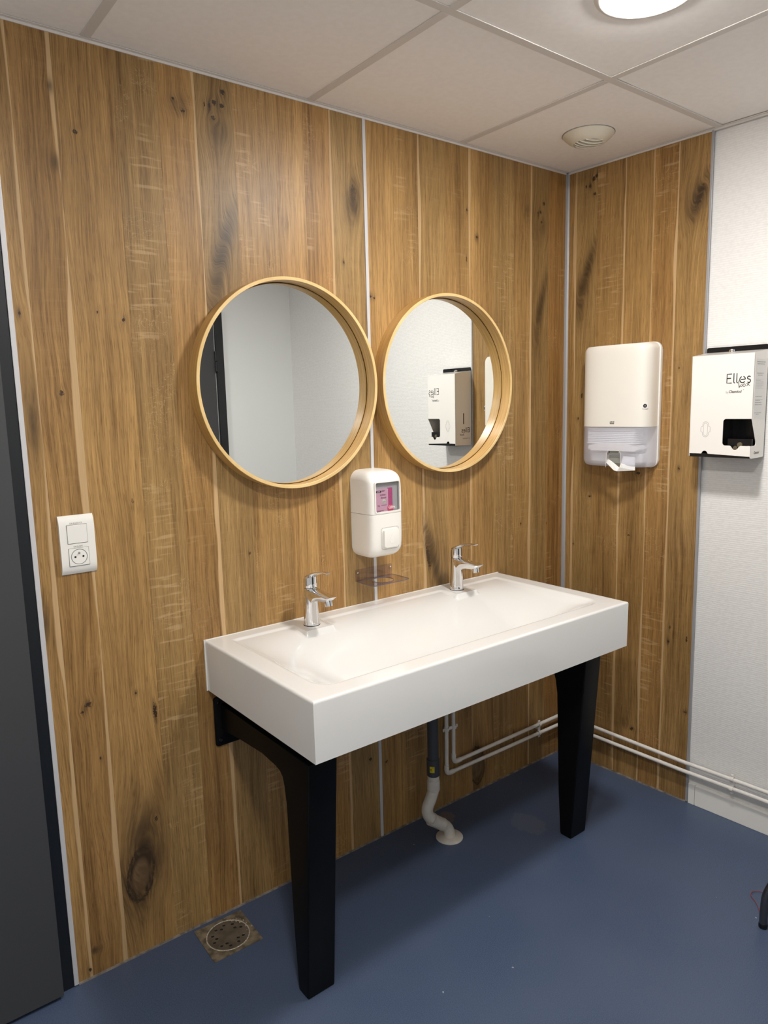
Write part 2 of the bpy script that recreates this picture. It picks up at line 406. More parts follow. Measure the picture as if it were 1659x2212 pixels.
# ------------------------------------------------------------------ lights (two recessed downlights)
def emission(name, col, s):
    m = bpy.data.materials.new(name); m.use_nodes = True; t = m.node_tree; t.nodes.clear()
    o = t.nodes.new('ShaderNodeOutputMaterial'); e = t.nodes.new('ShaderNodeEmission')
    e.inputs[0].default_value = (*col, 1); e.inputs[1].default_value = s; t.links.new(e.outputs[0], o.inputs[0]); return m
for i, (lx, ly) in enumerate(LAMPS):
    lab = ('round white recessed downlight glowing in the ceiling above the mirrors' if i == 0 else
           'round white recessed downlight in the ceiling near the black door, out of the picture')
    t = thing('ceiling_downlight', lab, 'ceiling light', (lx, ly, H))
    obj('bezel', lathe(BM(), [(.093, .004), (.093, -.003), (.098, -.0055), (.108, -.004), (.112, -.0005), (.112, .004)], seg=64, closed=True), M_plastic, t, 40)
    rad = LAMP_W[i]/(PI*PI*.092**2)
    obj('diffuser', lathe(BM(), [(0, -.0150), (.030, -.0143), (.058, -.0120), (.080, -.0085), (.0925, -.0040), (.0925, .003), (0, .003)], seg=64), emission('lamp_glow', LAMP_COL, rad), t, 40)

# ------------------------------------------------------------------ structure: floor, walls, ceiling
XL, YF = -3.3, -2.33
o = obj('floor', bx(XL-.1, .3, YF-.1, .1, -.05, 0), M_floor); tag(o, kind='structure')

# back wall: white wall behind, two laminate panels of eleven + nine boards on it
wb = obj('wall_back', bx(-2.06, .1, .010, .12, 0, H), M_backwall); tag(wb, kind='structure')
wb2 = obj('wall_back_left', bx(XL-.1, -2.98, .010, .12, 0, H), M_backwall); tag(wb2, kind='structure')
wb3 = obj('wall_back_lintel', bx(-2.98, -2.06, .010, .12, 2.10, H), M_backwall); tag(wb3, kind='structure')

K = {  # knots per board:  x, z, rx, rz, tilt, strength, kind(0 smudge, 1 knot, 2 open burl)
 'a': [(-1.9907, 1.733, .004, .006, 0, 1, 1), (-1.985, 1.49, .014, .10, 0, .55, 0), (-1.999, 1.0, .010, .05, 0, .5, 0), (-1.9725, .026, .005, .006, 0, 1, 1)],
 'b': [(-1.881, 2.247, .009, .014, 0, .45, 0), (-1.884, 2.08, .010, .02, 0, .5, 0), (-1.9147, 1.549, .007, .008, 0, .8, 1), (-1.918, .758, .011, .010, .8, .75, 1),
       (-1.933, .742, .006, .006, 0, .8, 1), (-1.899, .605, .003, .005, 0, .8, 1), (-1.955, .075, .012, .010, 0, .6, 0)],
 'c': [(-1.8328, 2.157, .007, .006, 0, 1, 1), (-1.815, 1.745, .003, .004, 0, .9, 1), (-1.8205, .235, .036, .075, -.12, .8, 2), (-1.80, .36, .045, .11, .1, .42, 0), (-1.766, .3815, .006, .008, 0, .9, 1),
       (-1.7954, .756, .004, .004, 0, .9, 1), (-1.7475, .69, .007, .03, 0, .9, 1), (-1.765, 1.27, .004, .01, 0, .5, 1), (-1.752, 1.73, .006, .006, 0, .9, 1)],
 'd': [],
 'e': [(-1.5714, 2.275, .020, .026, -.6, .30, 0), (-1.56, 2.262, .007, .007, 0, .7, 1), (-1.585, 2.285, .006, .006, 0, .6, 1)],
 'f': [(-1.4464, 2.331, .009, .008, 0, 1, 1), (-1.472, 2.30, .008, .008, 0, 1, 1), (-1.4857, 2.29, .005, .008, 0, 1, 1), (-1.4511, 2.297, .009, .007, 0, 1, 1), (-1.500, 2.29, .003, .006, 0, .9, 1),
       (-1.4771, 2.2614, .008, .007, 0, .8, 1), (-1.465, 2.23, .030, .035, 0, .35, 0), (-1.463, 1.945, .022, .115, -.32, .62, 0), (-1.49, 1.84, .022, .10, -.15, .5, 0), (-1.4366, 1.085, .004, .005, 0, .9, 1)],
 'g': [], 'h': [(-1.27, 2.02, .012, .03, 0, .15, 0)],
 'i': [(-1.2339, 1.1852, .014, .006, 0, 1, 1)],
 'j': [(-1.028, 2.12, .026, .058, -.12, .72, 0), (-1.028, 2.14, .012, .03, 0, .6, 1), (-1.07, 1.935, .004, .005, 0, .8, 1), (-1.0242, .305, .008, .007, 0, .9, 1)],
 'k': [(-.9719, 1.842, .006, .006, 0, .9, 1), (-.957, 1.838, .005, .005, 0, .8, 1), (-.9546, .2726, .006, .006, 0, .9, 1)],
 'l': [],
 'm': [(-.7461, .97, .009, .055, .15, 1, 1), (-.715, .93, .022, .16, .32, .6, 0), (-.73, 1.02, .018, .05, .2, .4, 0)],
 'n': [(-.655, 2.29, .004, .006, 0, .7, 1), (-.547, 1.996, .004, .012, 0, .7, 1), (-.545, 2.16, .004, .006, 0, .7, 1)],
 'o': [(-.4969, 2.075, .006, .006, 0, 1, 1), (-.5116, .105, .040, .075, .1, .55, 2)],
 'p': [], 'q': [(-.262, 1.03, .004, .005, 0, .9, 1), (-.235, 2.2, .018, .03, 0, .3, 0), (-.232, .46, .01, .05, 0, .4, 0), (-.30, .16, .006, .03, 0, .5, 0)],
 'r': [(-.138, 2.238, .008, .007, 0, 1, 1), (-.158, 2.205, .006, .007, 0, 1, 1), (-.172, 2.20, .004, .006, 0, 1, 1), (-.1509, 2.17, .007, .006, 0, .8, 1), (-.15, 2.15, .030, .04, 0, .3, 0),
       (-.150, 1.87, .018, .12, -.28, .62, 0), (-.165, 1.76, .018, .1, 0, .4, 0), (-.2108, 1.479, .005, .006, 0, 1, 1)],
 's': [(-.1079, 1.013, .004, .005, 0, .8, 1)],
}
def board_row(parent, edges, specs, y_front, z0, z1):
    """boards of a laminate panel, each an object; hairline joints 0.4 mm deep between them"""
    for i, (x0, x1) in enumerate(zip(edges, edges[1:])):
        key, seed, tone, fleck, wave, sl, sr, warm = specs[i]
        pr = (i % 3)*.00012
        bm = bx(x0+.0001, x1-.0001, y_front-pr, y_front+.0058, z0, z1, bev=.00012, seg=1)
        obj('plank', bm, wood('oak_board_' + key, seed, tone, fleck, wave, sl, sr, x0, x1, K.get(key, []), warm), parent)
# left panel
E1 = [-2.0045, -1.966, -1.873, -1.736, -1.626, -1.5256, -1.4185, -1.2924, -1.1988, -1.1037, -.9885]
S1 = [('a', 1, .95, .05, 1.2, 0, .008, 0), ('b', 2, .93, .12, 1.6, 0, .010, .03), ('c', 3, 1.0, .05, 1.1, 0, 0, 0), ('d', 4, .92, 1.0, .3, 0, 0, -.04),
      ('e', 5, .95, .35, 1.3, 0, .009, .03), ('f', 6, .88, .15, 1.3, 0, 0, -.05), ('g', 7, .92, .9, .3, 0, 0, 0), ('h', 8, 1.04, .15, .6, 0, 0, .02),
      ('i', 9, .93, 1.0, .3, 0, .007, .06), ('j', 10, .95, .1, 1.2, 0, 0, -.06)]
pn = obj('wood_panel', bx(-2.0045, -.9885, .0058, .0098, .004, H-.006), M_backwall, wb)
board_row(pn, E1, S1, 0, .004, H-.006)
E2 = [-.9755, -.869, -.7679, -.6465, -.5371, -.4145, -.3064, -.2055, -.1078, -.004]
S2 = [('k', 11, 1.05, .1, 1, 0, 0, 0), ('l', 12, .92, .9, .3, 0, 0, 0), ('m', 13, .98, .15, 1.2, .007, 0, -.05), ('n', 14, .93, .3, 1.2, 0, 0, 0),
      ('o', 15, 1.0, .1, 1.0, .009, 0, 0), ('p', 16, .90, 1.0, .3, 0, 0, -.04), ('q', 17, .92, .3, 1.0, 0, .008, 0), ('r', 18, .84, .15, 1.0, 0, 0, -.04), ('s', 19, .80, .9, .4, 0, 0, .10)]
pn = obj('wood_panel', bx(-.9755, -.004, .0058, .0098, .004, H-.006), M_backwall, wb)
board_row(pn, E2, S2, 0, .004, H-.006)

# right wall (local frame), wallpapered, with one panel
wr = obj('wall_right', bx(-.02, 2.6, .010, .12, 0, H), M_wallpaper); wr.rotation_euler = (0, 0, RW_ROT); tag(wr, kind='structure')
K.update({
 't': [], 'u': [(.1315, 2.33, .010, .010, 0, 1, 1), (.118, 2.322, .008, .010, 0, 1, 1), (.102, 2.299, .006, .008, 0, 1, 1), (.085, 2.300, .004, .007, 0, 1, 1), (.1225, 2.268, .007, .006, 0, .9, 1),
       (.095, 1.99, .020, .13, -.32, .62, 0), (.07, 1.87, .02, .10, -.1, .45, 0), (.08, 1.52, .005, .012, 0, .9, 1), (.0646, 1.43, .005, .006, 0, .8, 1), (.1225, 1.122, .008, .004, 0, 1, 1), (.05, .92, .004, .005, 0, .8, 1)],
 'v': [(.1225, .2, .01, .05, 0, .3, 0)], 'w': [(.3305, 1.2262, .011, .006, 0, 1, 1), (.299, .986, .006, .004, 0, 1, 1), (.334, .212, .012, .008, .7, .9, 1), (.30, .225, .02, .03, 0, .3, 0)],
 'x': [], 'y': [(.524, 2.165, .030, .062, -.35, .72, 0), (.528, 2.17, .012, .045, -.3, .6, 1), (.489, 1.252, .005, .006, 0, .8, 1), (.477, 1.606, .003, .004, 0, .9, 1), (.472, .605, .006, .008, 0, .8, 1),
       (.477, .66, .005, .008, 0, .7, 1), (.542, .627, .004, .016, 0, .7, 1), (.546, .35, .008, .004, 0, 1, 1)]})
E3 = [.004, .0455, .1349, .2546, .3645, .4548, .5620]
S3 = [('t', 21, .88, .1, 1.4, 0, .008, 0), ('u', 22, .85, .12, 1.3, 0, 0, -.05), ('v', 23, .84, .9, .3, 0, .007, 0), ('w', 24, .92, .15, .6, 0, .006, 0),
      ('x', 25, .84, 1.0, .35, 0, .007, .06), ('y', 26, .90, .1, 1.2, 0, 0, -.02)]
pn = obj('wood_panel', bx(.004, .562, .0058, .0098, .004, H-.006), M_backwall, wr)
board_row(pn, E3, S3, 0, .004, H-.006)

wf = obj('wall_front', bx(XL-.1, .3, YF-.1, YF, 0, H), M_paint); tag(wf, kind='structure')
wl = obj('wall_left', bx(XL-.1, XL, YF, .1, 0, H), M_paint); tag(wl, kind='structure')

# profiles covering the panel joints
def trim(nm, x0, x1, y0, z0, z1, mat, rot=0):
    bm = bx(x0, x1, y0, .004, z0, z1, bev=.0008, seg=2)
    o = obj(nm, bm, mat); o.rotation_euler = (0, 0, rot); tag(o, kind='structure'); return o
trim('trim_1', -.9877, -.9762, -.0022, .003, H-.004, M_alu)
trim('trim_2', -2.0150, -2.0035, -.0030, .003, H-.004, M_alu)
trim('trim_3', .5615, .5700, -.0030, .003, H-.004, M_alu2, RW_ROT)
bm = BM(); prism(bm, [(-.0105, .003), (.004, .003), (.004, -.010), (.0005, -.0115), (-.0035, -.0055), (-.0115, -.0025)], 'xy', .003, H-.004)
o = obj('trim_4', bm, M_alu2, None, 30); tag(o, kind='structure')
# thin sealant line at the foot of the panels
def seal(nm, x0, x1, rot):
    bm = prism(BM(), [(.003, 0), (-.0035, 0), (-.0015, .0035), (.0003, .006), (.003, .006)], 'yz', x0, x1)
    o = obj(nm, bm, simple('floor_sealant_grey', (.16, .13, .10), .6, var=.5, vscale=40)); o.rotation_euler = (0, 0, rot); tag(o, kind='structure')
seal('trim_5', -2.0035, -.002, 0); seal('trim_6', .004, .562, RW_ROT)

# ceiling: backing slab, tiles laid on a metal grid
ce = obj('ceiling', bx(XL-.1, .3, YF-.1, .12, H+.03, H+.06), M_backwall); tag(ce, kind='structure')
gx = [-3.30, -2.996, -2.396, -1.7964, -1.1763, -.5738, .12]
gy = [YF, -1.788, -1.188, -.5875, .0]
TW = .0115
for i in range(len(gx)-1):
    for j in range(len(gy)-1):
        x0, x1 = gx[i]+.006, gx[i+1]-.006
        dz = random.uniform(-.0004, .0009)
        bm = BM()
        lx = [l for l in LAMPS if x0 < l[0] < x1 and gy[j] < l[1] < gy[j+1]]
        if lx:      # tile with a round cut-out for the downlight
            cx, cy = lx[0]; N = 48; R = .100
            y0, y1 = gy[j]+.006, gy[j+1]-.006; z0, z1 = H-.0002+dz, H+.012
            for z in (z0, z1):
                ci = [bm.verts.new((cx+R*math.cos(2*PI*k/N), cy+R*math.sin(2*PI*k/N), z)) for k in range(N)]
                ou = []
                for k in range(N):
                    a = 2*PI*(k)/N; c_, s_ = math.cos(a), math.sin(a)
                    t = min(((x1-cx)/c_ if c_ > 1e-6 else 9), ((x0-cx)/c_ if c_ < -1e-6 else 9), ((y1-cy)/s_ if s_ > 1e-6 else 9), ((y0-cy)/s_ if s_ < -1e-6 else 9))
                    ou.append(bm.verts.new((cx+t*c_, cy+t*s_, z)))
                cor = {}
                for k in range(N):
                    k2 = (k+1) % N; A, B = ou[k].co, ou[k2].co
                    if abs(A.x-B.x) > 1e-6 and abs(A.y-B.y) > 1e-6:
                        X_ = A.x if (abs(A.x-x0) < 1e-5 or abs(A.x-x1) < 1e-5) else B.x
                        Y_ = A.y if (abs(A.y-y0) < 1e-5 or abs(A.y-y1) < 1e-5) else B.y
                        cv = bm.verts.new((X_, Y_, z)); bm.faces.new((ci[k], ou[k], cv, ou[k2], ci[k2]))
                    else: bm.faces.new((ci[k], ou[k], ou[k2], ci[k2]))
        else: box(bm, x0, x1, gy[j]+.006, gy[j+1]-.006, H-.0002+dz, H+.012, bev=.0008, seg=1)
        obj('ceiling_tile', bm, M_tile, ce)
def tee(x0, x1, y0, y1):
    obj('grid_tee', bx(x0, x1, y0, y1, H-.0028, H-.0004, bev=.0005, seg=1), M_tee, ce)
for x in gx[1:-1]:
    for a, b in zip(gy, gy[1:]): tee(x-TW, x+TW, a+.0115, b-.0115 if b < 0 else -.002)
for y in gy[1:-1]: tee(XL, .09, y-TW, y+TW)
# wall angles
for nm, a in (('trim_7', (XL, .0, -.016, .0, RW_ROT*0)),):
    o = obj(nm, bx(XL, 0, -.013, .003, H-.0030, H-.0012, bev=.0004, seg=1), M_tee); tag(o, kind='structure')
o = obj('trim_8', bx(0, 2.5, -.012, .003, H-.0030, H-.0012, bev=.0004, seg=1), M_tee); o.rotation_euler = (0, 0, RW_ROT); tag(o, kind='structure')
o = obj('trim_9', bx(XL, 0, -.003, .003, H-.0085, H-.0030), M_tee); tag(o, kind='structure')
o = obj('trim_10', bx(0, 2.5, -.003, .003, H-.0085, H-.0030), M_tee); o.rotation_euler = (0, 0, RW_ROT); tag(o, kind='structure')

# plinth on the white wall
o = obj('baseboard_right', bx(.597, 2.4, -.002, .011, 0, .078, bev=.0015), M_plinth); o.rotation_euler = (0, 0, RW_ROT); tag(o, kind='structure')
o = obj('baseboard_right_end', bx(.5715, .5955, -.002, .011, 0, .080, bev=.0012), M_plinth); o.rotation_euler = (0, 0, RW_ROT); tag(o, kind='structure')

# door 1: left edge of the picture
d1 = obj('door_1', bx(-2.93, -2.0465, -.028, .012, .012, 2.06, bev=.0012), M_door); tag(d1, kind='structure')
obj('door_frame', bx(-2.0600, -2.0155, -.001, .09, 0, 2.10, bev=.001), M_frame, d1)
obj('door_frame', bx(-2.98, -2.935, -.001, .09, 0, 2.10, bev=.001), M_frame, d1)
obj('door_frame', bx(-2.935, -2.06, -.001, .09, 2.062, 2.10, bev=.001), M_frame, d1)
obj('threshold_panel', bx(-2.935, -2.06, .02, .09, 0, 2.062), M_frame, d1)
hb = bx(-2.875, -2.855, -.060, -.028, 1.02, 1.035, bev=.004); box(hb, -2.875, -2.745, -.072, -.056, 1.018, 1.037, bev=.006)
obj('handle', hb, M_steel, d1, 40)
# door 2: in the wall opposite, seen in the left mirror
d2 = obj('door_2', bx(-1.32, -.432, YF-.02, YF+.012, .01, 2.04, bev=.001), M_door); tag(d2, kind='structure')
obj('door_frame', bx(-.424, -.375, YF-.03, YF+.020, 0, 2.09, bev=.001), M_frame, d2)
obj('door_frame', bx(-1.377, -1.328, YF-.03, YF+.020, 0, 2.09, bev=.001), M_frame, d2)
obj('door_frame', bx(-1.328, -.424, YF-.03, YF+.020, 2.045, 2.09, bev=.001), M_frame, d2)
for z in (.25, 1.05, 1.73):
    hb = BM(); tube(hb, [(-.428, YF+.020, z), (-.428, YF+.020, z+.058)], .008, 14); tube(hb, [(-.428, YF+.020, z+.062), (-.428, YF+.020, z+.12)], .008, 14)
    obj('hinge', hb, M_frame, d2, 40)

# ------------------------------------------------------------------ washbasin
SX0, SX1, SD, ST, SB = -1.593, -.393, .570, .8568, .7084
def basin_depth(x, y):
    """depth of the trough below the rim; y negative towards the user"""
    bx0, bx1, yb, yf = -1.533, -.453, -.047, -.512
    for tx in (-1.285, -.684):     # tap platforms standing into the trough
        pass
    if not (bx0 < x < bx1 and yf < y < yb): return 0
    s = lambda t: max(0, min(1, t))**2*(3-2*max(0, min(1, t)))
    l_ = lambda t: .45*s(t)+.55*min(1, max(0, t)); a = l_((x-bx0)/.20); b = l_((bx1-x)/.20); c = s((yb-y)/.33)**1.15; d = s((y-yf)/.13)
    side = (a*b)**.75
    rc = .055 if y < -.25 else .012
    qx = abs(x-(bx0+bx1)/2) - ((bx1-bx0)/2-rc); qy = abs(y-(yb+yf)/2) - ((yb-yf)/2-rc)
    din = rc - math.hypot(max(qx, 0), max(qy, 0)) - min(max(qx, qy), 0)
    if din <= 0: return 0
    lip = din/.010
    v = .004*s(lip) + .098*side*c*(d**.7)*s(din/.03)
    for tx in (-1.285, -.684):
        px = max(0, abs(x-tx)-.046); py = max(0, -(y+.128))
        k = s((math.hypot(px, py)*1.0 - .0)/.009)
        v *= k
    return v
sink = thing('washbasin', 'long white rectangular two-tap trough washbasin on black metal brackets', 'washbasin', (-.993, 0, 0))
bm = BM(); NX, NY, r = 220, 116, .007
ix0, ix1, iy0, iy1 = SX0+r, SX1-r, -SD+r, -.002
def P(i, j): return (ix0 + (ix1-ix0)*i/NX, iy1 + (iy0-iy1)*j/NY)
G = [[None]*(NY+1) for _ in range(NX+1)]
for i in range(NX+1):
    for j in range(NY+1):
        x, y = P(i, j); G[i][j] = bm.verts.new((x+.993, y, ST - basin_depth(x, y)))
for i in range(NX):
    for j in range(NY): bm.faces.new((G[i][j], G[i+1][j], G[i+1][j+1], G[i][j+1]))
loop = [(G[i][0], 0, 0) for i in range(NX+1)] + [(G[NX][j], 1, 0) for j in range(1, NY+1)] + [(G[i][NY], 0, -1) for i in range(NX-1, -1, -1)] + [(G[0][j], -1, 0) for j in range(NY-1, 0, -1)]
nl = []
for v, nx, ny in loop:
    x, y = v.co.x-.993, v.co.y
    nx = 1 if abs(x-ix1) < 1e-5 else (-1 if abs(x-ix0) < 1e-5 else 0); ny = -1 if abs(y-iy0) < 1e-5 else 0
    nl.append((v, nx, ny))
prev = [v for v, _, _ in nl]
steps = [(r*math.sin(a), r*(1-math.cos(a))) for a in (math.radians(q) for q in (15, 30, 45, 60, 75, 90))] + [(r-.0015, ST-SB-.0), ]
for k, (off, dr) in enumerate(steps):
    cur = [bm.verts.new((v.co.x + nx*off, v.co.y + ny*off, (ST-dr))) for v, nx, ny in nl]
    n = len(cur)
    for q in range(n): bm.faces.new((prev[q], prev[(q+1) % n], cur[(q+1) % n], cur[q]))
    prev = cur
# hollow underside
ins = [bm.verts.new((v.co.x - (v.co.x)*.03, v.co.y*.96-.004, SB)) for v in prev]
for q in range(len(prev)): bm.faces.new((prev[q], prev[(q+1) % len(prev)], ins[(q+1) % len(prev)], ins[q]))
bm.faces.new(ins)
obj('basin', bm, M_white_gloss, sink, 35)
obj('sealant_bead', box(bx(SX0-.003+.993, SX0+.001+.993, -.004, -.0003, SB, ST+.001), SX0+.993, SX1+.993, -.004, -.0003, ST-.001, ST+.0012), M_silicone, sink)

# ------------------------------------------------------------------ taps
def make_tap():
    t = thing('basin_tap', '', 'tap', (0, 0, 0))
    # body: round foot flowing into a flat-topped spout
    bm = BM(); rings = []; N = 32
    for z, rx, ry in ((0, .0235, .0235), (.002, .0242, .0242), (.006, .0232, .0232), (.03, .0222, .0222), (.06, .0212, .0210), (.085, .0206, .0206), (.110, .0204, .0204), (.1135, .0198, .0198)):
        rings.append([bm.verts.new((rx*math.cos(2*PI*k/N), ry*math.sin(2*PI*k/N), z)) for k in range(N)])
    for A, B in zip(rings, rings[1:]):
        for k in range(N): bm.faces.new((A[k], A[(k+1) % N], B[(k+1) % N], B[k]))
    bm.faces.new(rings[0][::-1]); bm.faces.new(rings[-1])
    # spout: sections along -y;  (y, z_top, z_bottom, half width)
    secs = [(.000, .1125, .062, .0198), (-.018, .1122, .070, .0203), (-.035, .1108, .0790, .0200), (-.055, .1092, .0835, .0193), (-.075, .1078, .0850, .0185), (-.092, .1068, .0865, .0182), (-.105, .1060, .0935, .0170), (-.116, .1052, .1015, .0140)]
    prev = None
    for y, zt, zb, hw in secs:
        pts = [(-hw, zt-.004), (-hw*.75, zt-.0005), (0, zt), (hw*.75, zt-.0005), (hw, zt-.004), (hw*.93, (zt+zb)/2), (hw*.6, zb+.001), (0, zb), (-hw*.6, zb+.001), (-hw*.93, (zt+zb)/2)]
        if zt-zb < .008: pts = [(-hw, zt-.001), (-hw*.75, zt-.0003), (0, zt), (hw*.75, zt-.0003), (hw, zt-.001), (hw*.93, (zt+zb)/2), (hw*.6, zb), (0, zb), (-hw*.6, zb), (-hw*.93, (zt+zb)/2)]
        cur = [bm.verts.new((a, y, b)) for a, b in pts]
        if prev:
            for k in range(10): bm.faces.new((prev[k], prev[(k+1) % 10], cur[(k+1) % 10], cur[k]))
        else: bm.faces.new(cur)
        prev = cur
    bm.faces.new(prev[::-1])
    obj('body', bm, M_chrome, t, 38)
    bm = lathe(BM(), [(0, .002), (.0085, .002), (.0085, -.006), (.0115, -.007), (.0125, .006), (.0125, .012), (0, .012)], seg=28)
    bmesh.ops.rotate(bm, verts=bm.verts, cent=(0, 0, 0), matrix=Matrix.Rotation(math.radians(-14), 3, 'X'))
    bmesh.ops.translate(bm, verts=bm.verts, vec=(0, -.095, .0825)); obj('aerator', bm, M_chrome, t, 35)
    obj('joint_ring', lathe(BM(), [(0, .1125), (.0190, .1125), (.0190, .1155), (0, .1155)], seg=32), M_black, t)
    # cap with lever
    bm = BM(); rings = []
    for z, rr in ((.1150, .0200), (.1165, .0208), (.128, .0206), (.141, .0200)):
        rings.append([bm.verts.new((rr*math.cos(2*PI*k/N), rr*math.sin(2*PI*k/N), z + (0 if z < .135 else .010*(math.sin(2*PI*k/N)*-.55+.2)))) for k in range(N)])
    rings.append([bm.verts.new((.0150*math.cos(2*PI*k/N), .0150*math.sin(2*PI*k/N), .149 + .006*(-math.sin(2*PI*k/N)*.8))) for k in range(N)])
    for A, B in zip(rings, rings[1:]):
        for k in range(N): bm.faces.new((A[k], A[(k+1) % N], B[(k+1) % N], B[k]))
    bm.faces.new(rings[0][::-1]); bm.faces.new(rings[-1])
    obj('cap', bm, M_chrome, t, 38)
    bm = BM(); prev = None
    for y, z, hw, th in ((.014, .1475, .0135, .006), (.000, .1545, .0150, .010), (-.018, .1620, .0145, .012), (-.038, .1675, .0125, .0085), (-.060, .1715, .0115, .0068), (-.078, .1735, .0115, .0060), (-.090, .1738, .0105, .0055), (-.097, .1732, .0085, .0040)):
        pts = [(-hw, z-th*.4), (-hw*.7, z-th*.05), (0, z), (hw*.7, z-th*.05), (hw, z-th*.4), (hw*.7, z-th*.95), (0, z-th), (-hw*.7, z-th*.95)]
        cur = [bm.verts.new((a, y, b)) for a, b in pts]
        if prev:
            for k in range(8): bm.faces.new((prev[k], prev[(k+1) % 8], cur[(k+1) % 8], cur[k]))
        else: bm.faces.new(cur)
        prev = cur
    bm.faces.new(prev[::-1]); obj('lever', bm, M_chrome, t, 50)
    obj('foot_gasket', lathe(BM(), [(0, -.0005), (.0250, -.0005), (.0250, .0008), (0, .0008)], seg=32), M_black, t)
    return t
def dup(root, loc, label, group=None):
    r_ = root.copy(); COL.objects.link(r_); r_.location = loc; r_['label'] = label
    if group: r_['group'] = group
    for ch in list(root.children):
        c = ch.copy(); COL.objects.link(c); c.parent = r_
        for g in ch.children: d = g.copy(); COL.objects.link(d); d.parent = c
    return r_
TAPS = 'chrome mixer taps on the washbasin'
tp = make_tap(); tp.location = (-1.285, -.080, ST+.0004)
tag(tp, 'chrome single-lever mixer tap standing on the left end of the white washbasin', group=TAPS)
dup(tp, (-.684, -.078, ST+.0004), 'chrome single-lever mixer tap standing on the right end of the white washbasin')

# ------------------------------------------------------------------ black brackets
def make_bracket():
    t = thing('basin_bracket', '', 'bracket')
    prof = [(-.006, .660), (-.300, .660), (-.4850, .660), (-.4350, .004), (-.4310, .0), (-.3930, .0), (-.3880, .006),
            (-.3810, .16), (-.3740, .40), (-.3705, .51), (-.3670, .560), (-.3590, .583), (-.345, .595), (-.322, .601), (-.25, .603), (-.12, .594), (-.006, .580)]
    obj('leg_arm', prism(BM(), prof, 'yz', 0, .082, bev=.004, seg=3), M_black, t, 40)
    obj('top_rail', box(box(BM(), .012, .062, -.40, -.006, .660, SB-.001), .012, .080, -.486, -.395, .655, SB-.001, bev=.002), M_black, t)
    pl = prism(BM(), rrect(-.019, .095, .533, .682, .008), 'xz', -.0065, -.0005, bev=.001)
    p = obj('wall_plate', pl, M_black, t, 40)
    for bx_, bz in ((-.006, .552), (-.006, .664), (.087, .552)):
        bb = lathe(BM(), [(0, -.012), (.005, -.012), (.0065, -.0095), (.0065, -.0066), (0, -.0066)], (bx_, 0, bz), 'y', 6)
        obj('bolt', bb, M_black_plastic, p)
    obj('foot_pad', prism(BM(), [(-.433, 0.0), (-.391, 0.0), (-.391, .004), (-.433, .004)], 'yz', .002, .080), M_black_plastic, t)
    return t
br = make_bracket(); br.location = (-1.560, 0, .0005)
tag(br, 'black metal bracket leg under the left end of the white washbasin', group='black legs of the washbasin')
dup(br, (-.4945, 0, .0005), 'black metal bracket leg under the right end of the white washbasin')

# ------------------------------------------------------------------ mirrors
def make_mirror():
    t = thing('round_mirror', '', 'mirror')
    obj('frame', lathe(BM(), [(.300, -.001), (.300, -.049), (.2985, -.050), (.2915, -.050), (.290, -.049), (.290, -.0088), (.288, -.0088), (.288, -.001)], axis='y', seg=160, closed=True), M_ash, t, 40)
    obj('rim_edge', lathe(BM(), [(.2998, -.0500), (.2990, -.0508), (.2912, -.0508), (.2904, -.0500)], axis='y', seg=160, closed=True), M_ash_edge, t, 40)
    obj('glass', lathe(BM(), [(0, -.0083), (.2865, -.0083), (.2880, -.0070), (.2880, -.0040), (0, -.0040)], axis='y', seg=120), M_mirror, t, 30)
    obj('seam_shadow_gap', lathe(BM(), [(.2883, -.0094), (.2899, -.0094), (.2899, -.0086), (.2883, -.0086)], axis='y', seg=120, closed=True), M_black, t)
    return t
mi = make_mirror(); mi.location = (-1.291, 0, 1.5666)
tag(mi, 'round mirror in a deep light wood frame, the left one, reflecting a dark door', group='round wood-framed mirrors')
dup(mi, (-.669, 0, 1.5666), 'round mirror in a deep light wood frame, the right one, reflecting the sanitary box')

# ------------------------------------------------------------------ pillow-shaped housings
def pillow(x0, x1, z0, z1, D, p, q, rc, u=(-1, 1), zr=None, nx=40, nz=48, cut=None, back=True, dmin=.004):
    """housing bulging out of a wall (towards -y); rc = corner radius of the outline; zr limits the rows"""
    bm = BM(); cx, cz, hw, hh = (x0+x1)/2, (z0+z1)/2, (x1-x0)/2, (z1-z0)/2
    za, zb = zr or (z0, z1)
    vs = []
    for j in range(nz+1):
        t = j/nz; vv = -math.cos(PI*t) if zr is None else None
        z = cz + hh*vv if zr is None else za + (zb-za)*(t if zr[2:] else t)
        vn = (z-cz)/hh
        e = abs(z-cz) - (hh-rc); w_ = hw - (rc - math.sqrt(max(0, rc*rc - max(0, e)**2)) if e > 0 else 0)
        row = []
        for i in range(nx+1):
            un = -math.cos(PI*i/nx); x = cx + w_*un
            d = dmin + (D-dmin)*(max(0, 1-abs(un)**p))**(1/p)*(max(0, 1-abs(vn)**q))**(1/q)
            row.append(bm.verts.new((x, -d, z)))
        vs.append(row)
    for j in range(nz):
        for i in range(nx):
            mid = (vs[j][i].co + vs[j+1][i+1].co)/2
            if cut and cut(mid.x, mid.z): continue
            bm.faces.new((vs[j][i], vs[j][i+1], vs[j+1][i+1], vs[j+1][i]))
    if back:   # return to the wall and close
        lp = [vs[0][i] for i in range(nx+1)] + [vs[j][nx] for j in range(1, nz+1)] + [vs[nz][i] for i in range(nx-1, -1, -1)] + [vs[j][0] for j in range(nz-1, 0, -1)]
        bk = [bm.verts.new((v.co.x, -.0006, v.co.z)) for v in lp]
        for k in range(len(lp)):
            a, b = lp[k], lp[(k+1) % len(lp)]
            bm.faces.new((a, b, bk[(k+1) % len(lp)], bk[k]))
        bm.faces.new(bk)
        bmesh.ops.remove_doubles(bm, verts=bm.verts, dist=1e-6)
    return bm

